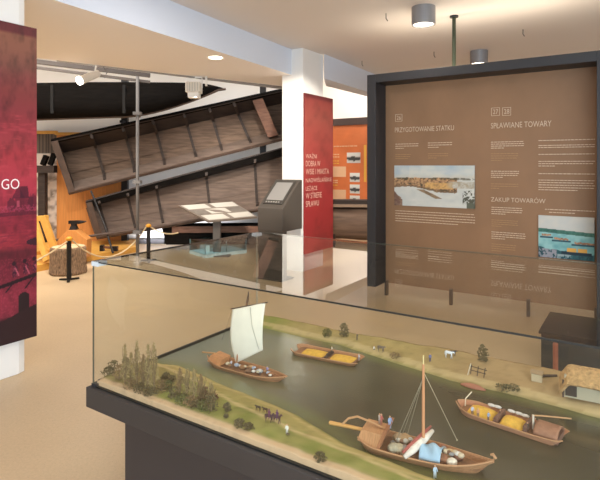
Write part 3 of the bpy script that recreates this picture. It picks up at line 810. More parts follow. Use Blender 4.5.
# ================================================================ GLASS CASE WITH THE RIVER DIORAMA
CO = Vector((-.9415,2.3136,0)); ZB, ZT = .602, 1.166
CL, CW = 2.75, 1.2
def loc2w(x, y, z): return CO+U*x+V_*y+Vector((0,0,z))
def w2loc(p): r = Vector(p)-CO; return r.dot(U), r.dot(V_)
cs = thing('display_case', 'large glass display case on dark base in the foreground holding the river model', 'display case', CO, ANG)
MB().prism([(-.02,-.02),(CL+.02,-.02),(CL+.02,CW+.02),(-.02,CW+.02)], .506, .596).build('base_tray', dark_panel, cs, bevel=.003)
MB().prism([(.1,.1),(CL-.1,.1),(CL-.1,CW-.1),(.1,CW-.1)], 0, .506).build('pedestal', mat('pedestal_dark', (58,50,48), .6), cs)
MB().prism([(.09,.09),(CL-.09,.09),(CL-.09,CW-.09),(.09,CW-.09)], 0, .05).build('kick_plate', black_frame, cs)
cg = mat_glass('case_glass', (.975,.985,.975), 1.0)
th = .008
def pane(a, b):
    MB().box(((a[0]+b[0])/2,(a[1]+b[1])/2,(a[2]+b[2])/2),(b[0]-a[0],b[1]-a[1],b[2]-a[2])).build('glass_pane', cg, cs)
pane((0,0,ZB-.006),(CL,th,ZT-th)); pane((0,CW-th,ZB-.006),(CL,CW,ZT-th))
pane((0,th,ZB-.006),(th,CW-th,ZT-th)); pane((CL-th,th,ZB-.006),(CL,CW-th,ZT-th)); pane((0,0,ZT-th),(CL,CW,ZT))
edge = mat('glass_edge', (70,76,66), .3)
sealm = mat('seal_dark', (26,25,23), .5)
MB().box((CL/2,.001,ZT-.004),(CL,.004,.005)).build('edge_seal', sealm, cs)
MB().box((CL/2,CW-.001,ZT-.004),(CL,.005,.006)).build('edge_seal', edge, cs)
MB().box((.001,CW/2,ZT-.004),(.005,CW,.006)).build('edge_seal', sealm, cs)
MB().box((.003,.003,(ZB+ZT)/2),(.005,.005,ZT-ZB)).build('corner_seal', edge, cs)
MB().box((.003,CW-.003,(ZB+ZT)/2),(.005,.005,ZT-ZB)).build('corner_seal', mat('corner_pale', (190,180,160), .3), cs)
MB().box((CW*0+.012,.012,ZB+.002),(.03,.03,.014)).build('corner_block', black_frame, cs)
for y in (.02, CW-.03): MB().box((.022,y,ZT-.012),(.045,.05,.02)).build('corner_bracket', mat('acrylic_bracket', (206,214,222), .25), cs)
MB().box((.014,CW/2,ZB+.008),(.010,CW-.04,.022)).build('bottom_seal', sealm, cs)
MB().box((CL/2,.006,ZB-.003),(CL-.04,.012,.006)).build('bottom_seal', sealm, cs)

# --- terrain
ZW = .610
def pl2(pts, z=ZW): return [w2loc(gp(px,py,z)) for px,py in pts]
NEAR = pl2([(120,352),(150,361),(185,366),(215,378),(245,391),(272,401),(300,413),(322,426),(345,440),(380,455),(420,470),(460,483),(520,500),(600,524),(700,552)])
FAR = pl2([(200,312),(240,323),(265,330),(300,338),(340,347),(382,361),(420,373),(450,383),(500,394),(540,405),(600,421),(660,438),(760,470)])
def interp(poly, x):
    if x <= poly[0][0]: 
        (x0,y0),(x1,y1) = poly[0], poly[1]
        return y0
    for (x0,y0),(x1,y1) in zip(poly, poly[1:]):
        if x <= x1: return y0+(y1-y0)*(x-x0)/(x1-x0)
    return poly[-1][1]
def terr(x, y):
    ny = interp(NEAR, x); fy = interp(FAR, x)
    wob = .012*(fbm(x*9, 3)-.5)
    a = ny+wob-y; b = y-fy-wob        # >0 on the near / far bank
    z = .592
    if a > 0: z = .596+.03*min(1, a/.05)+.012*fbm(x*14,y*14)*min(1,a/.1)-.012*max(0,1-y/.10)
    elif b > 0: z = .596+.026*min(1,b/.05)+.05*min(1,max(0,b-.05)/.35)+.014*fbm(x*10,y*10)*min(1,b/.1)
    return z, a, b
PATH = pl2([(120,352),(165,367),(200,383),(232,402),(265,417),(300,433),(350,452),(420,482),(520,512)], .63)
def tcol(x, y):
    z, a, b = terr(x, y); n = fbm(x*16, y*16); n2 = fbm(x*40, y*40+5)
    if a > 0:
        c = mixc((150,144,84),(126,128,66), (n-.3)*2)
        if x < .38: c = mixc(c,(150,128,86), .6)
        p = abs(y-interp(PATH,x))
        if p < .014: c = mixc((194,170,122), c, max(0,p-.004)/.01)
        elif y > interp(PATH, x): c = mixc(c, (168,148,94), .75)
        if a < .05: c = mixc((130,136,82), c, a/.07)
        if abs(a-.065) < .012: c = mixc((190,166,112), c, abs(a-.065)/.012)
        if y < .046+.012*n: c = mixc((206,174,138), c, max(0,(y-.036)/.016))
    elif b > 0:
        c = mixc((172,150,98),(150,132,84), (n-.3)*2)
        c = mixc(c, (136,138,72), max(0, 1-abs(x-.18)/.2))
        c = mixc(c, (168,140,100), max(0, min(1,(x-1.05)/.4)))
        if b < .035: c = mixc((118,124,74), c, b/.04)
        elif b < .075: c = mixc(c, (190,168,122), .7)
    else: c = (92,96,70)
    return mixc(c, tuple(v*.75 for v in c), (n2-.5)*1.0)
tm = bpy.data.meshes.new('river_landscape'); nx, ny = 200, 100
vs = []; ix0, ix1, iy0, iy1 = .016, CL-.02, .0135, CW-.02
for j in range(ny+1):
    for i in range(nx+1):
        x = ix0+(ix1-ix0)*i/nx; y = iy0+(iy1-iy0)*j/ny; vs.append((x,y,terr(x,y)[0]))
fs = [(j*(nx+1)+i, j*(nx+1)+i+1, (j+1)*(nx+1)+i+1, (j+1)*(nx+1)+i) for j in range(ny) for i in range(nx)]
top_n = len(vs)
# skirt down to the tray
border = [i for i in range(nx+1)]+[(j*(nx+1)+nx) for j in range(1,ny+1)]+[ny*(nx+1)+i for i in range(nx-1,-1,-1)]+[j*(nx+1) for j in range(ny-1,0,-1)]
bi = {}
for v in border: bi[v] = len(vs); vs.append((vs[v][0], vs[v][1], .5965))
m_ = len(border)
for k in range(m_):
    a, b = border[k], border[(k+1)%m_]; fs.append((b, a, bi[a], bi[b]))
tm.from_pydata(vs, [], fs)
ca = tm.color_attributes.new('Col', 'FLOAT_COLOR', 'POINT')
for i, v in enumerate(vs): ca.data[i].color = (*lin(tcol(v[0], v[1])), 1)
for p in tm.polygons[:nx*ny]: p.use_smooth = True
tm.materials.append(mat_attr('model_ground', .9, .1))
td = bpy.data.objects.new('landscape_model', tm); COL.objects.link(td); td.location = CO; td.rotation_euler = (0,0,ANG)
tag(td, 'painted model landscape with two river banks inside the glass case', 'model landscape')
wm = mat_attr('model_water', .14, .6)
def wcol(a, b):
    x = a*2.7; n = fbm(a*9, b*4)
    c = ramp([(0,(120,124,108)),(.45,(128,124,98)),(.8,(104,98,74)),(1.15,(78,72,54)),(2.7,(62,58,42))], x+.5*(n-.5))  # paler left end: reflection of bright things there painted into the water
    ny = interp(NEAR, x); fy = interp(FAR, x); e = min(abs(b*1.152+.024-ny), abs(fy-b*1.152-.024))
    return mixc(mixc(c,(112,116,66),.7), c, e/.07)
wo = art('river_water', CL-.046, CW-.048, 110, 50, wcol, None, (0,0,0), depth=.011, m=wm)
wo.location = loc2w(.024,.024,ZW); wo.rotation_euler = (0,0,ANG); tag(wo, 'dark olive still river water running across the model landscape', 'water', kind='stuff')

def ground(px, py):
    z = .62
    for _ in range(8):
        p = gp(px, py, z); x, y = w2loc(p); zz, a, b = terr(x, y); z = max(zz, ZW) if (a <= 0 and b <= 0) else zz
    return gp(px, py, z)

# --- plants
def leafm(name, rgb): return mat(name, rgb, .9, noise=.6, scale=40, dark=.6)
olive = leafm('reed_olive', (156,136,92)); brown = leafm('reed_brown', (138,112,76)); dkol = leafm('bush_dark', (104,92,60)); russet = leafm('bush_russet', (118,78,58)); grn = leafm('bush_green',(104,104,58))
stem_m = mat('twig', (128,106,74), .9)
def plant(px, py, h, w, m, label, name='model_bush', tall=False, n=None, cat='bush', group='model bushes on the near bank'):
    g = ground(px, py); g.z -= .003
    t = thing(name, label, cat, g, random.uniform(0,6), group)
    b = MB(); S = h
    n = n or int(90+1100*h)
    for _ in range(n):
        if tall:
            f = random.random()**.8; z = .10*S+.9*S*f; r = w*(.35+.65*math.sin(PI*min(1,.2+.8*f)))*math.sqrt(random.random())*(1.05-f)**.55
        else:
            f = random.random(); z = S*(.06+.94*f); r = w*math.sqrt(random.random())*math.sqrt(max(.05,1-(2*f-.75)**2/1.7))
        a = random.uniform(0, 2*PI); c = Vector((r*math.cos(a), r*math.sin(a), z))
        s = random.uniform(.0025,.006)
        d1 = Vector((random.uniform(-1,1),random.uniform(-1,1),random.uniform(-.4,1.6 if tall else 1))).normalized()*s*(1.9 if tall else 1.2)
        d2 = d1.orthogonal().normalized()*s*(.35 if tall else .7)
        d3 = d1.cross(d2).normalized()*s*.4
        b.add([c-d1, c+d2, c+d3-d2*.6, c-d2-d3*.5, c+d1],[(0,1,2),(0,2,3),(0,3,1),(4,2,1),(4,3,2),(4,1,3)])
    b.build('foliage', m, t, recalc=False)
    s = MB()
    for k in range(9 if tall else 3):
        a = random.uniform(0,6.28); rr = w*random.uniform(.3,1.0)
        s.tube([(0,0,-.002),(rr*.4*math.cos(a),rr*.4*math.sin(a),S*.4),(rr*math.cos(a),rr*math.sin(a),S*(random.uniform(.55,1.0) if tall else .75))], [.0022,.0016,.0008], 5)
    s.build('stem', stem_m, t)
    return t
px2m = lambda px, py: (gp(px,py,.63).y)/F
tallp = [(125,384,40,olive),(131,385,33,olive),(137,387,47,olive),(143,388,34,brown),(148,390,46,olive),(154,391,49,olive),(180,395,27,brown),(187,398,29,olive),(194,400,31,olive),(201,401,27,brown),(211,403,21,olive)]
tl_lab = ['feathery model tree at left end of the tall grove','shorter feathery model tree between the two left tall ones','tall feathery model tree in the left half of the tall grove','short brown feathery tree in middle of the tall grove','tall feathery model tree left of the tallest one','tallest feathery model tree at right end of the grove','brown wispy model tree at left of the low grove','wispy model tree second from left in the low grove','tallest wispy model tree of the low grove by the path','brown wispy model tree beside the low grove tallest','small pale wispy model tree at right end of low grove']
for (px, py, h, m), lab in zip(tallp, tl_lab):
    k = px2m(px, py); plant(px, py, h*k, 6.2*k*random.uniform(.8,1.1), m, lab, 'model_tree', True, 190, 'tree', 'feathery model trees on the near bank')
bl_ = [(108,374,7,7,dkol,'leftmost low dark bush in the near left case corner'),(113,371,11,6,dkol,'small dark bush behind the leftmost bush'),(120,379,15,7,brown,'brown rounded bush left of the tall grove'),(126,372,15,4,dkol,'upright dark bush behind the left end of tall grove'),(131,387,9,8,brown,'low brown bush below the left of the tall grove'),(141,391,9,8,dkol,'low dark bush below the middle of the tall grove'),
      (150,394,8,8,dkol,'low dark bush at the foot of the tallest tree'),(161,390,10,8,brown,'brown bush right of the tallest tree'),(166,379,7,5,dkol,'small green dark bush behind gap between the groves'),(168,388,8,6,grn,'green bush in the gap between the two groves'),(174,396,10,7,dkol,'dark bush at left foot of the low grove'),(172,381,6,4,dkol,'tiny dark bush near the left glass between the groves'),
      (183,402,8,9,grn,'wide low green bush on the sandy edge before low grove'),(191,404,8,8,brown,'brown bush at the sandy edge before the low grove middle'),(205,398,11,7,russet,'russet bush at the rear of the low grove'),(212,400,8,6,russet,'reddish bush beside the path below the sailing boat'),(196,406,6,6,dkol,'low dark bush at sandy edge left of the round bush'),
      (203,409,9,6,grn,'green bush just left of the dark round bush'),(211,411,16,7,dkol,'dark round bush at the right end of low grove'),(227,411,9,4,dkol,'small lone dark bush right of the round bush'),(226,417,3.5,2.5,dkol,'tiny dark tuft below the lone bush'),(239,426,8,5.5,dkol,'left one of two dark bushes at the sandy front edge'),(249,429,7,6,dkol,'right one of two dark bushes at the sandy front edge'),(320,460,8,7,dkol,'lone dark bush at the front edge left of the mast barge stern')]
for px, py, h, w, m, lab in bl_:
    k = px2m(px, py); plant(px, py, h*k, w*k, m, lab)
k = px2m(344,335)
plant(344,336,13*k,5*k,dkol,'small dark tree on far bank above the yellow cargo boat','model_tree',False,260,'tree','model plants on the far bank')
plant(327,336,8*k,5*k,grn,'pale green bush on the far bank behind the yellow cargo boat','model_bush',False,160,'bush','model plants on the far bank')
plant(483,361,14*k,4.5*k,dkol,'dark tree on the far bank behind the right cargo barge','model_tree',False,260,'tree','model plants on the far bank')
plant(396,357,4*k,6*k,brown,'low brown scrub on far bank left of the barge mast top','model_bush',False,90,'bush','model plants on the far bank')
plant(503,389,4*k,6*k,dkol,'low dark scrub by the far shore behind right barge','model_bush',False,90,'bush','model plants on the far bank')
plant(514,389,4*k,5*k,dkol,'second low dark scrub by far shore near the thatched house','model_bush',False,90,'bush','model plants on the far bank')

# --- figures
def person(p, h, shirt, legs, label, rz=0, hat=None, group='tiny model people'):
    t = thing('person', label, 'person', p, rz, group)
    b = MB()
    b.tube([(-.09*h,0,0),(-.075*h,0,.25*h),(-.05*h,0,.5*h)], [.045*h,.055*h,.07*h], 7)
    b.tube([(.09*h,.02*h,0),(.075*h,0,.25*h),(.05*h,0,.5*h)], [.045*h,.055*h,.07*h], 7)
    b.build('trousers', mat('cloth_%d_%d_%d' % legs, legs, .8), t)
    b = MB()
    b.lathe([(.09*h,.46*h),(.10*h,.55*h),(.125*h,.72*h),(.11*h,.80*h),(.04*h,.84*h)], seg=10, sy=.7)
    for s in (-1,1): b.tube([(s*.12*h,0,.79*h),(s*.17*h,-.03*h,.62*h),(s*.15*h,-.12*h,.50*h)], [.04*h,.035*h,.028*h], 6)
    b.build('shirt', mat('cloth_%d_%d_%d' % shirt, shirt, .8), t)
    MB().ball((0,-.01*h,.92*h), .072*h, 2, (.9,1,1.15)).build('head', mat('model_skin', (206,160,128), .7), t, smooth=True)
    if hat: MB().lathe([(.11*h,.95*h),(.075*h,.965*h),(.065*h,1.03*h),(.02*h,1.04*h)], seg=10).build('hat', mat('cloth_%d_%d_%d' % hat, hat, .8), t)
    return t
def beast(p, L, coat, label, rz=0, rider=None, name='horse', cat='horse', group='tiny model animals'):
    t = thing(name, label, cat, p, rz, group); h = L*.95
    b = MB()
    b.tube([(-.42*L,0,.66*h),(-.3*L,0,.68*h),(0,0,.64*h),(.26*L,0,.66*h),(.36*L,0,.72*h)], [.10*L,.16*L,.155*L,.15*L,.09*L], 9)
    if name == 'horse': b.tube([(.3*L,0,.7*h),(.43*L,0,.92*h),(.47*L,0,.99*h),(.58*L,0,.90*h),(.63*L,0,.84*h)], [.11*L,.075*L,.07*L,.05*L,.035*L], 8)
    else: b.tube([(.3*L,0,.7*h),(.44*L,0,.76*h),(.52*L,0,.76*h),(.62*L,0,.66*h)], [.11*L,.085*L,.07*L,.045*L], 8)
    for x, s, o in ((.27,1,.05),(.27,-1,-.04),(-.34,1,-.05),(-.34,-1,.04)):
        b.tube([(x*L,s*.08*L,.6*h),((x+.02)*L,s*.085*L,.34*h),((x+o-.015)*L,s*.085*L,.16*h),((x+o)*L,s*.085*L,0)], [.065*L,.042*L,.026*L,.03*L], 6)
    b.tube([(-.46*L,0,.7*h),(-.53*L,0,.5*h),(-.5*L,0,.3*h)], [.03*L,.03*L,.015*L], 5)
    b.build('body', mat('coat_%d_%d_%d' % coat, coat, .8), t, smooth=True)
    if rider:
        r = MB(); r.lathe([(.09*L,.78*h),(.11*L,.95*h),(.13*L,1.15*h),(.05*L,1.24*h)], seg=8, c=(0,0,0))
        for s in (-1,1):
            r.tube([(.02*L,s*.1*L,.85*h),(.1*L,s*.18*L,.68*h),(.05*L,s*.18*L,.4*h)], [.06*L,.05*L,.035*L], 6)
            r.tube([(0,s*.12*L,1.14*h),(.08*L,s*.15*L,.98*h),(.2*L,s*.06*L,.93*h)], [.04*L,.035*L,.025*L], 6)
        r.ball((.01*L,0,1.34*h), .085*L, 1)
        # seated figure is a thing of its own
        ro = r.build('person', mat('cloth_%d_%d_%d' % rider[0], rider[0], .8)); ro.location = p; ro.rotation_euler = (0,0,rz)
        tag(ro, rider[1], 'person', 'tiny model people')
    return t
def fig(px, py, hpx, *a, **k):
    g = ground(px, py); return person(g, hpx*g.y/F, *a, **k)
def anim(px, py, lpx, *a, **k):
    g = ground(px, py); return beast(g, lpx*g.y/F, *a, **k)
AF = ANG
anim(269,422,10,(74,46,52),'dark brown model horse in front of its pair on the towpath', AF+.2, rider=((110,58,82),'person in plum coat riding the nearer dark model horse'))
anim(277,423,10,(86,56,58),'brown model horse right of the other on the towpath', AF+.1, rider=((92,52,88),'person in purple coat riding the right brown model horse'))
anim(258,411,7,(70,56,40),'small dark model cow leading on path beside the river', AF+PI, name='cow', cat='cow')
anim(265,413,7,(82,62,44),'small brown model cow following between the cow and horses', AF+PI, name='cow', cat='cow')
fig(287,434,10,(232,228,216),(200,196,186),'person in white standing on grass right of the riders', AF)
anim(288,436,4,(92,74,52),'tiny brown model dog beside the person in white', AF, name='dog', cat='dog')
fig(357,340,7,(96,84,74),(70,62,56),'person in grey walking on far bank above the yellow cargo boat', 1)
fig(374,351.5,6,(212,204,190),(110,96,84),'person in pale shirt by the handcart on the far bank', .5)
anim(381,352,8,(112,98,84),'grey brown model cow beside the pale person on the far bank', AF, name='cow', cat='cow')
fig(430,361.5,8,(104,108,150),(84,80,96),'person in blue on the far bank right of the barge mast', .3)
anim(449,358,9,(228,230,232),'white model cow grazing on the far bank right of the mast', AF, name='cow', cat='cow')
anim(453,356,7,(52,54,62),'black model cow beside the white cow on far bank', AF+.6, name='cow', cat='cow')
fig(435,478,13,(188,206,220),(200,210,214),'person in pale blue standing on the near shore by the mast barge', .4)

# --- huts and small structures on the far bank
thatch = mat('thatch', (176,138,90), .95, noise=.6, scale=70, dark=.5, bump=1)
g = ground(584, 396)
ho = thing('model_house', 'thatched model house on the far bank at right edge', 'house', g, ANG+.06)
kk = g.y/F
MB().box((0,0,11*kk),(34*kk,22*kk,22*kk)).build('wall', mat('house_wall', (172,160,134), .85), ho)
MB().box((-11*kk,-11.4*kk,9*kk),(10*kk,1.6*kk,14*kk)).build('door', mat('dark_opening', (58,46,38), .8), ho)
MB().tube([(-18*kk,-12.5*kk,0),(-18*kk,-12.5*kk,17*kk)], .9*kk, 6).build('post', wood_rib, ho)
rf = MB()
def roof(u, v):
    L = 30*kk*(1-.12*abs(v-.5)*0); x = -21*kk+44*kk*u; e = 1-.45*max(0,.18-u)/.18-.45*max(0,u-.82)/.18
    y = (v-.5)*2; zz = 28*kk*e-(13*kk*(abs(y)**1.6))
    return Vector((x+ (0), y*17*kk*(.6+.4*e), zz+3*kk*(1-e)))
rf.grid(roof, 18, 12); rf.build('roof', thatch, ho, solid=.012)
g = ground(537, 381)
sh = thing('model_shed', 'small pale model shed on the far bank left of the thatched house', 'shed', g, ANG)
MB().box((0,0,4*kk),(10*kk,6*kk,8*kk)).build('wall', mat('shed_wall', (196,176,142), .9), sh)
MB().extrude([(-6*kk,-4*kk,8*kk),(6*kk,-4*kk,8*kk),(6*kk,0,11*kk),(-6*kk,0,11*kk)], (0,0,.8*kk)).extrude([(-6*kk,4*kk,8*kk),(6*kk,4*kk,8*kk),(6*kk,0,11*kk),(-6*kk,0,11*kk)], (0,0,.8*kk)).build('roof', mat('shed_roof', (150,124,92), .9), sh)
g = ground(549, 377)
lgp = tag(MB().tube([(-.035,0,.006),(.035,0,.006)], .006, 8).build('model_log', wood_rib), 'short dark log lying between the shed and thatched house', 'log'); lgp.location = g
# drying rack
g = ground(477, 376)
rk2 = thing('model_rack', 'tiny lattice drying rack with pale pole on far bank near the right barge', 'rack', g, ANG)
for x in (-.03,0,.03): MB().tube([(x,0,-.002),(x+.006,0,.045)], .002, 5).build('upright', wood_rib, rk2)
MB().tube([(-.035,0,.04),(.045,0,.034)], .0018, 5).tube([(-.035,0,.022),(.04,0,.018)], .0018, 5).build('crossbar', wood_rib, rk2)
MB().tube([(-.04,-.01,-.002),(-.025,-.01,.055)], .002, 5).build('pole', mat('pale_pole', (222,206,180), .7), rk2)

# --- river boats
hullw = mat('model_hull_wood', (166,118,80), .7, noise=.5, scale=30, dark=.75, stretch=(1,6,6))
hullin = mat('model_deck_wood', (132,92,62), .8, noise=.5, scale=30, dark=.7)
grain = mat('grain_yellow', (216,168,66), .9, noise=.6, scale=60, dark=.8)
def hull(t, L, B, D, bow=(.0,1), sheer=(.3,.3), pin=(.25,.25), m=hullw, blunt=(.0,.0)):
    """L along x (0..L), B full beam, D side height; pin: length share over which each end narrows; blunt: width share left at each end"""
    def hw(s):
        w = 1
        if s < pin[0]: w = blunt[0]+(1-blunt[0])*math.sin(PI/2*s/pin[0])**.8
        if s > 1-pin[1]: w = min(w, blunt[1]+(1-blunt[1])*math.sin(PI/2*(1-s)/pin[1])**.8)
        return B/2*max(w, .04)
    def zt(s):
        return D*(1+sheer[0]*max(0,1-s/.35)**2+sheer[1]*max(0,1-(1-s)/.35)**2)
    def zb(s):
        return -.006+D*(.9*sheer[0]*max(0,1-s/.16)**2+.9*sheer[1]*max(0,1-(1-s)/.16)**2)
    b = MB(); N = 36; rows = []
    th = .055*B
    for i in range(N+1):
        s = i/N; w = hw(s); z1 = zt(s); z0 = min(zb(s), z1-.004); x = L*s; wi = max(w-th, w*.3); xb = x-.07*L*max(0,1-(1-s)/.22)**2+.04*L*max(0,1-s/.2)**2
        rows.append([b.bm.verts.new(p) for p in ((xb,-w*.72,z0),(x,-w,z1),(x,-wi,z1),(xb,-wi*.74,z0+.006),(xb,wi*.74,z0+.006),(x,wi,z1),(x,w,z1),(xb,w*.72,z0))])
    for i in range(N):
        for k in range(8):
            b.bm.faces.new((rows[i][k], rows[i][(k+1)%8], rows[i+1][(k+1)%8], rows[i+1][k]))
    b.bm.faces.new(rows[0]); b.bm.faces.new(rows[-1][::-1])
    b.build('hull', m, t)
    f = MB()
    f.grid(lambda u, v: Vector((L*(.06+.88*u), (v*2-1)*hw(.06+.88*u)*.84, D*.55+.5*(zb(.06+.88*u)+.006))), 24, 4)
    f.build('deck', hullin, t, solid=.003)
    for s in (-1,1):
        f = MB(); f.tube([(L*i/30, s*(hw(i/30)-.01*B), zt(i/30)+.001) for i in range(31)], .02*B, 6); f.build('gunwale', mat('gunwale_wood', (182,134,94), .7), t)
    return hw, zt
def boat(px0, py0, px1, py1, name, label, group='model river boats'):
    a, b = gp(px0,py0,ZW), gp(px1,py1,ZW); L = (b-a).length; ang = math.atan2(b.y-a.y, b.x-a.x)
    a.z = ZW
    t = thing(name, label, 'model boat', a, ang, group); return t, L, a, ang
def on(a, ang, x, y, z): return a+Vector((x*math.cos(ang)-y*math.sin(ang), x*math.sin(ang)+y*math.cos(ang), z))
def mound(L0, L1, w, z0, h):
    b = MB()
    def f(u, v):
        x = L0+(L1-L0)*u; e = math.sin(PI*min(1,max(0,u)))**.25 if 0<u<1 else 0
        y = (v*2-1)*w; return Vector((x, y, z0+h*e*(1-abs(v*2-1)**2.6)))
    return b.grid(f, 14, 10)
# sailing boat
t, L, A, an = boat(210,362,287,383,'sailing_boat','model wooden boat with tall white square sail near the left')
B = .118; D = .017
hw, zt = hull(t, L, B, D, sheer=(1.2,.7), pin=(.22,.40), blunt=(.35,.0))
def toloc(p): 
    r = Vector(p)-A; return Vector((r.x*math.cos(an)+r.y*math.sin(an), -r.x*math.sin(an)+r.y*math.cos(an), r.z))
ma = on(A, an, L*.36, 0, 0); dm = ma.y
MB().tube([(L*.36,0,0),(L*.36+.012,.012,.15),toloc(at(247.5,298,ma.y))+Vector((0,.006,0))], [.0042,.004,.003], 8).build('mast', mat('mast_wood', (176,124,84), .7), t)
sq = [toloc(at(px,py,dd)) for px,py,dd in ((232.5,309.5,dm+.03),(265.5,302.5,dm-.05),(263,350,dm-.06),(236,363,dm+.02))]
def sail(u, v):
    p = sq[3].lerp(sq[2],u).lerp(sq[0].lerp(sq[1],u), v)
    return p+Vector((-.0,-.022*math.sin(PI*v)*1-.008*math.sin(PI*u),0))+Vector((.012*math.sin(PI*v)*(u-.45),0,0))
so = MB().grid(sail, 16, 20).build('sail', mat('sail_cloth', (240,232,212), .85, noise=.6, scale=20, dark=.94), t, smooth=True, solid=.002)
MB().tube([sq[0]+Vector((-.012,0,.001)), sq[1]+Vector((.012,0,.002))], .0028, 6).build('yard', wood_rib, t)
top = toloc(at(248.5,291.5,dm))
MB().tube([sail(.48,1), top], .002, 6).tube([sail(.43,1), top], .0012, 5).tube([sail(.54,1), top], .0012, 5).build('pennant_staff', wood_rib, t)
MB().tube([sail(.6,.98)+Vector((0,-.006,0)), sail(.74,.6)+Vector((0,-.012,0)), sail(.9,.05)+Vector((0,-.006,0))], .0009, 4).tube([sq[0], toloc(at(222,340,dm+.05))], .0007, 4).build('rope', mat('dark_line', (96,84,68), .8), t)
MB().tube([(-.07,.02,.03),(.02,.01,.045),(.09,0,.04)], [.003,.004,.003], 6).build('steering_oar', mat('oar_wood', (196,146,96), .7), t)
# stern cabin
MB().extrude([(L*.03,-B*.30,D*1.1),(L*.22,-B*.40,D*.9),(L*.22,-B*.26,.042),(L*.05,-B*.18,.046)], (0,B*.58,0)).build('cabin', mat('cabin_wood', (192,134,86), .75, noise=.5, scale=30, dark=.8), t)
for i,(x,y,c,h,lab) in enumerate(((.32,-.012,(214,208,214),.034,'person in white at stern of the sailing boat below the sail'),(.60,-.01,(172,180,196),.034,'person in light blue amidships on the sailing boat'),(.70,-.018,(232,222,206),.032,'person in cream near the bow of the sailing boat'),(.74,.015,(150,140,172),.036,'person in lilac standing behind others near sailing boat bow'))):
    person(on(A,an,L*x,y,D*.4+.004), h, c, (96,84,84), lab, random.uniform(0,6))
for i,(x,y,r,c) in enumerate(((.45,.0,.014,(150,108,72)),(.52,.016,.013,(186,146,104)),(.56,-.02,.013,(128,94,70)),(.66,.004,.013,(190,188,186)),(.8,0,.012,(150,104,70)))):
    s = MB().ball((0,0,0), r, 2, (1.3,1,.8), .06).build('cargo_sack', mat('sack_%d' % i, c, .9)); s.location = on(A,an,L*x,y,D*.4+.012)
    tag(s, ['brown sack just right of the sail on the sailing boat','tan sack behind the brown sack on the sailing boat','dark brown sack at the rail of the sailing boat','pale grey bundle between the sailors on the sailing boat','reddish brown sack at the bow of the sailing boat'][i], 'sack', 'cargo sacks')
for i in range(12):
    x = .27+.05*i; y = random.uniform(-.03,.03)*(1 if x < .7 else .5); r = random.uniform(.006,.010)
    c = ((196,180,150),(150,112,80),(176,182,196),(222,214,200))[i % 4]
    sk = MB().ball((0,0,0), r, 2, (1.3,1,.8), .08).build('cargo_bundle', mat('bundle_s%d' % (i % 4), c, .9)); sk.location = on(A,an,L*x,y,D*.6+.012)
    tag(sk, 'tiny bundle heaped on the deck of the sailing boat', 'bundle', 'bundles in the sailing boat')
# yellow cargo ferry
t, L, A, an = boat(294,351,361,364,'cargo_ferry','small flat model boat with yellow grain cargo near the far bank')
B = .135; D = .017
hw, zt = hull(t, L, B, D, sheer=(.35,.1), pin=(.12,.10), blunt=(.55,.75))
for x0, x1 in ((.15,.50),(.58,.92)):
    mound(L*x0, L*x1, B*.36, D*.4, .016).build('grain_heap', grain, t, smooth=True)
MB().box((L*.54,0,D*.8),(.012,B*.7,.01)).box((L*.54,.0,D*1.1),(.008,B*.4,.018)).build('thwart', wood_rib, t)
person(on(A,an,L*.52,B*.38,D*.5), .034, (220,206,180), (140,120,96), 'person in cream on the far side of the yellow cargo boat', 1)
person(on(A,an,L*.95,.02,D*.5), .034, (196,192,196), (150,146,150), 'person in grey at the right end of the yellow cargo boat', 2)
# mast barge
t, L, A, an = boat(361,442,493,474,'mast_barge','large model barge with tall bare mast and curled bow in front')
B = .140; D = .023
hw, zt = hull(t, L, B, D, sheer=(.5,.8), pin=(.16,.50), blunt=(.55,.0))
def bl2(px, py, dd): 
    r = at(px,py,dd)-A; return Vector((r.x*math.cos(an)+r.y*math.sin(an), -r.x*math.sin(an)+r.y*math.cos(an), r.z))
mx = L*.50
MB().tube([(mx,0,0),(mx,0,.20),(mx,0,.315)], [.0055,.005,.0038], 10).build('mast', mat('mast_orange', (200,140,98), .6), t)
MB().tube([(mx,0,.315),(mx,0,.345)], .0022, 6).build('mast_tip', mat('tip_cream', (224,206,150), .6), t)
st_ = MB()
for e in ((L*.30,B*.42,zt(.3)),(L*.34,B*.44,zt(.3)),(L*.28,-B*.0,zt(.3))): st_.tube([(mx,0,.27), e], .0009, 4)
st_.build('shroud', mat('stay_grey', (150,142,120), .8), t)
fs_ = MB().tube([(mx,0,.29), bl2(457,440,A.y-.02)], .0011, 4); fs_.ball(bl2(457,440,A.y-.02), .0035, 1); fs_.build('stay', mat('stay_pale', (186,174,146), .8), t)
# bow curl
MB().tube([(L*.955,0,zt(.96)*.8),(L*1.0,0,zt(1)),(L*1.015,0,zt(1)+.012),(L*1.0,0,zt(1)+.022),(L*.985,0,zt(1)+.018)], [.006,.006,.006,.005,.004], 8).build('bow_curl', mat('gunwale_wood', (196,140,96), .7), t)
# stern hut
MB().extrude([(-.0*L,-B*.30,D*1.2),(L*.17,-B*.43,D*1.0),(L*.205,-B*.30,.064),(L*.02,-B*.16,.058)], (0,B*.60,0)).build('hut', mat('hut_boards', (186,136,92), .8, noise=.5, scale=40, dark=.75, stretch=(8,1,1)), t)
MB().extrude([(L*.165,-B*.46,D*.9),(L*.19,-B*.46,D*.9),(L*.245,-B*.34,.085),(L*.215,-B*.30,.083)], (0,B*.72,0)).build('hut_front', mat('hut_front', (158,104,68), .8), t)
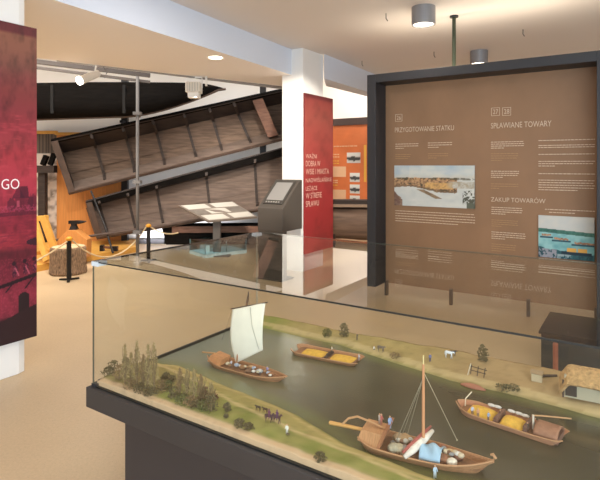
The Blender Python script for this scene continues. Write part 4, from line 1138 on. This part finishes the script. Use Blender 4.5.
# steering oar with bent tiller
MB().tube([(L*.03,.0,.046),(-.05,.01,.04),(-.13,.025,.030)], [.006,.0065,.007], 6).build('steering_oar', mat('oar_orange', (214,160,92), .7), t)
MB().tube([(-.075,.012,.042),(-.055,.02,.064),(-.02,.02,.078),(.03,.012,.074),(.09,.0,.068)], .0038, 6).build('tiller', mat('oar_wood2', (190,144,100), .7), t)
person(on(A,an,L*.15,B*.2,.058), .045, (196,110,98), (180,120,100), 'person in red on the hut roof of the mast barge', 1)
person(on(A,an,L*.13,B*.26,.056), .042, (206,196,188), (176,160,150), 'person in pale shirt beside the red one on the mast barge', 2)
person(on(A,an,L*.235,B*.02,.07), .045, (142,158,190), (150,150,170), 'person in blue standing on hut front of the mast barge', .5)
cg_ = [(.29,.035,.022,(168,140,106),'tan barrel heap at rear left side of the mast barge'),(.335,.04,.022,(178,144,104),'tan sack on the far side rail before the mast'),(.29,-.03,.021,(170,158,132),'pale speckled sack behind the barge hut front'),(.325,-.025,.020,(186,170,140),'cream sack at middle of barge near side'),(.365,-.02,.018,(150,138,128),'grey sack just left of the barge mast'),(.38,-.04,.015,(150,122,96),'brown sack at the barge near rail left of the mast'),
       (.655,-.02,.018,(136,92,66),'dark brown sack right of the blue cover on the mast barge'),(.69,.02,.018,(196,162,118),'yellowish sack on far side near the barge bow'),(.72,-.025,.016,(222,208,186),'white sack near the barge bow at near rail'),(.75,.012,.016,(120,80,60),'dark red sack at the barge bow end'),(.62,.04,.018,(150,96,70),'reddish sack behind the blue cover on the mast barge')]
for i,(x,y,r,c,lab) in enumerate(cg_):
    s = MB().ball((0,0,0), r, 2, (1.15,1,.85), .05).build('cargo_sack', mat('bsack_%d' % i, c, .9, noise=.6, scale=60, dark=.7)); s.location = on(A,an,L*x,y,D*.4+r*.7)
    tag(s, lab, 'sack', 'cargo sacks')
for i in range(16):
    x = .27+.028*i if i < 8 else .62+.022*(i-8); y = random.uniform(-.034,.036)*(1 if i < 12 else .6); r = random.uniform(.007,.011)
    if .47 < x < .61: continue
    c = random.choice(((196,176,146),(150,118,92),(120,88,68),(206,198,184),(136,132,128)))
    s = MB().ball((0,0,0), r, 2, (1.2,1,.9), .08).build('cargo_bundle', mat('bundle_%d' % i, c, .9)); s.location = on(A,an,L*x,y,D*.4+.022)
    tag(s, 'tiny bundle heaped among the sacks in hold of the mast barge', 'bundle', 'bundles in the mast barge')
# blue cover
bc = thing('blue_cover', 'pale blue tarpaulin over cargo amidships on the mast barge', 'tarpaulin', on(A,an,L*.565,-.01,D*.4), an)
MB().grid(lambda u, v: Vector((-.034+.068*u, -.040+.082*v, .004+.044*math.sin(PI*min(1,max(0,v)))**.6*(.85+.15*math.sin(u*9+v*4)))), 14, 16).build('cloth', mat('pale_blue_cloth', (160,188,206), .8, noise=.6, scale=25, dark=.85), bc, smooth=True, solid=.003)
# furled red and white sail
fs2 = thing('furled_sail', 'rolled white and red sail lying across the mast barge at the mast', 'sail', on(A,an,L*.44,-.045,D*.9+.012), an)
P = [(-.02,-.03,-.006),(0,0,.008),(.028,.05,.026),(.05,.09,.042)]
MB().tube(P, [.007,.012,.012,.006], 10).build('sail_roll', mat('sail_roll', (226,212,196), .85, noise=.7, scale=50, dark=.75), fs2, smooth=True)
MB().tube([(p[0]-.008,p[1]+.008,p[2]+.010) for p in P], [.004,.007,.007,.003], 8).build('red_stripe', mat('red_stripe', (160,84,74), .85), fs2, smooth=True)
# right cargo barge
t, L, A, an = boat(457,408,566,444,'grain_barge','long model barge with two yellow grain heaps at the right')
B = .122; D = .020
hw, zt = hull(t, L, B, D, sheer=(.5,.35), pin=(.2,.08), blunt=(.15,.72), m=mat('pink_hull', (186,130,96), .7, noise=.5, scale=30, dark=.8, stretch=(1,6,6)))
for x0, x1 in ((.13,.395),(.45,.66)):
    mound(L*x0, L*x1, B*.36, D*.45, .026).build('grain_heap', grain, t, smooth=True)
MB().box((L*.425,0,D*1.2),(.012,B*.8,.02)).box((L*.69,0,D*1.2),(.012,B*.8,.03)).build('thwart', wood_red, t)
MB().grid(lambda u, v: Vector((L*(.76+.20*u), (v*2-1)*B*.40, D*1.05+.028*(1-(v*2-1)**2)**.5)), 8, 12).build('cabin_roof', mat('cabin_roof', (150,106,80), .8, noise=.5, scale=50, dark=.75), t, smooth=True, solid=.003)
MB().box((L*.86,0,D*.8),(L*.2,B*.72,D)).build('cabin', wood_red, t)
MB().tube([(L*.735,-.01,.02),(L*.735,-.01,.072)], .004, 7).build('post', mat('white_post', (214,200,180), .6), t)
MB().tube([(L*.70,.02,.055),(L*.78,.03,.06),(L*.99,.09,.055)], .0025, 6).build('oar', mat('oar_wood2', (190,144,100), .7), t)
MB().tube([(L*.085,0,.02),(L*.09,0,.05),(L*.12,.03,.07)], .0022, 6).build('bow_pole', mat('pale_pole', (222,206,180), .7), t)
for x, y in ((.30,.05),(.36,.052),(.49,.052),(.56,.052),(.62,.05)):
    MB().ball((L*x,y,D+.012), .011, 1, (1.6,.8,.6)).build('bundle', mat('white_bundle', (206,198,190), .85), t)
for x, y, c, lab in ((.20,-.04,(196,196,210),'person in white at the left near rail of the grain barge'),(.26,-.045,(206,150,110),'person in orange beside the left grain heap'),(.36,-.045,(140,158,190),'person in blue at the near rail of grain barge middle'),(.43,.0,(128,96,78),'person in brown between the two grain heaps'),(.70,-.03,(70,58,50),'person in dark clothes right of the second grain heap'),(.73,.02,(188,130,96),'person in tan by the white post on the grain barge')):
    person(on(A,an,L*x,y,D*.5+.003), .036, c, (130,104,88), lab, random.uniform(0,6))
# upturned rowing boat on far shore
g = ground(473, 388)
ub = MB()
ub.grid(lambda u, v: Vector((-.055+.11*u, (v*2-1)*.016*math.sin(PI*min(.98,max(.02,u)))**.6, .002+.016*math.sin(PI*min(.98,max(.02,u)))**.5*(1-(v*2-1)**2))), 14, 8)
uo = ub.build('model_rowboat', mat('red_hull', (168,108,82), .75), None, smooth=True, solid=.002); uo.location = g; uo.rotation_euler = (0,0,ANG-.05)
tag(uo, 'reddish upturned rowing boat on the far shore behind the grain barge', 'model boat')

# ================================================================ LIGHT
def area(name, loc, size, energy, color, rot=(0,0,0), sy=None, spread=None):
    L = bpy.data.lights.new(name, 'AREA'); L.energy = energy; L.color = color; L.size = size
    if sy: L.shape = 'RECTANGLE'; L.size_y = sy
    if spread: L.spread = spread
    o = bpy.data.objects.new(name, L); COL.objects.link(o); o.location = loc; o.rotation_euler = rot
    return o
area('window_daylight', (1.05,-3.95,1.65), 7.2, 500, (.70,.85,1), (PI/2,0,0), 2.0)
for i, (x, y) in enumerate(((-1.6,.8),(1.6,.6),(.2,2.6),(-.6,4.4))):
    area('ceiling_spot', (x,y,ZC-.02), .5, 19, (1,.93,.85))
area('hall_light', (-4.6,6.6,4.35), 4.5, 290, (1,.95,.88), (0,0,0), 2.6)
area('hall_light', (.2,10.0,4.35), 2.2, 58, (1,.95,.9), (0,0,0), 1.6)
area('hall_light', (2.6,12.2,4.3), 3.0, 120, (1,.93,.85), (0,0,0), 1.6)
o = area('panel_uplight', tuple(Po+U*1.2+V_*.42+Vector((0,0,PT+.03))), 2.2, 14, (1,.86,.66), (PI,0,ANG), .1)
S = bpy.data.lights.new('track_or_fill_beam', 'SPOT'); S.energy = 240; S.color = (1,.93,.84); S.spot_size = 1.2; S.spot_blend = .8; S.shadow_soft_size = .06
so_ = bpy.data.objects.new('track_or_fill_beam', S); COL.objects.link(so_); so_.location = at(78,82,6.65)
so_.rotation_euler = (at(95,235,8.6)-so_.location).to_track_quat('-Z','Y').to_euler()
S2 = bpy.data.lights.new('track_or_fill_beam', 'SPOT'); S2.energy = 190; S2.color = (1,.93,.84); S2.spot_size = 1.3; S2.spot_blend = .8; S2.shadow_soft_size = .06
so2 = bpy.data.objects.new('track_or_fill_beam', S2); COL.objects.link(so2); so2.location = at(195,99,7.75)
so2.rotation_euler = (at(215,180,9.6)-so2.location).to_track_quat('-Z','Y').to_euler()
S3 = bpy.data.lights.new('column_spot', 'SPOT'); S3.energy = 750; S3.color = (1,.94,.83); S3.spot_size = .72; S3.spot_blend = .35; S3.shadow_soft_size = .08
so3 = bpy.data.objects.new('column_spot', S3); COL.objects.link(so3); so3.location = (.25,4.6,ZC-.05)
so3.rotation_euler = (Vector((-.1,7.75,1.75))-so3.location).to_track_quat('-Z','Y').to_euler()
S4 = bpy.data.lights.new('track_or_fill_beam', 'SPOT'); S4.energy = 150; S4.color = (1,.96,.90); S4.spot_size = 1.5; S4.spot_blend = 1; S4.shadow_soft_size = .1  # added beam without a lamp body; its floor bounce brightens the soffit
so4 = bpy.data.objects.new('track_or_fill_beam', S4); COL.objects.link(so4); so4.location = (-2.6,7.0,2.75)
so4.rotation_euler = (Vector((-2.9,5.6,0))-so4.location).to_track_quat('-Z','Y').to_euler()
area('added_wall_fill', (-2.9,10.15,.05), 2.6, 30, (.86,.9,1), (math.radians(148),0,0), .06)  # added unseen light that brightens the shaded wall behind the boats
w = bpy.data.worlds.new('world'); sc.world = w; w.use_nodes = True
w.node_tree.nodes['Background'].inputs['Color'].default_value = (.8,.9,1,1); w.node_tree.nodes['Background'].inputs['Strength'].default_value = .6
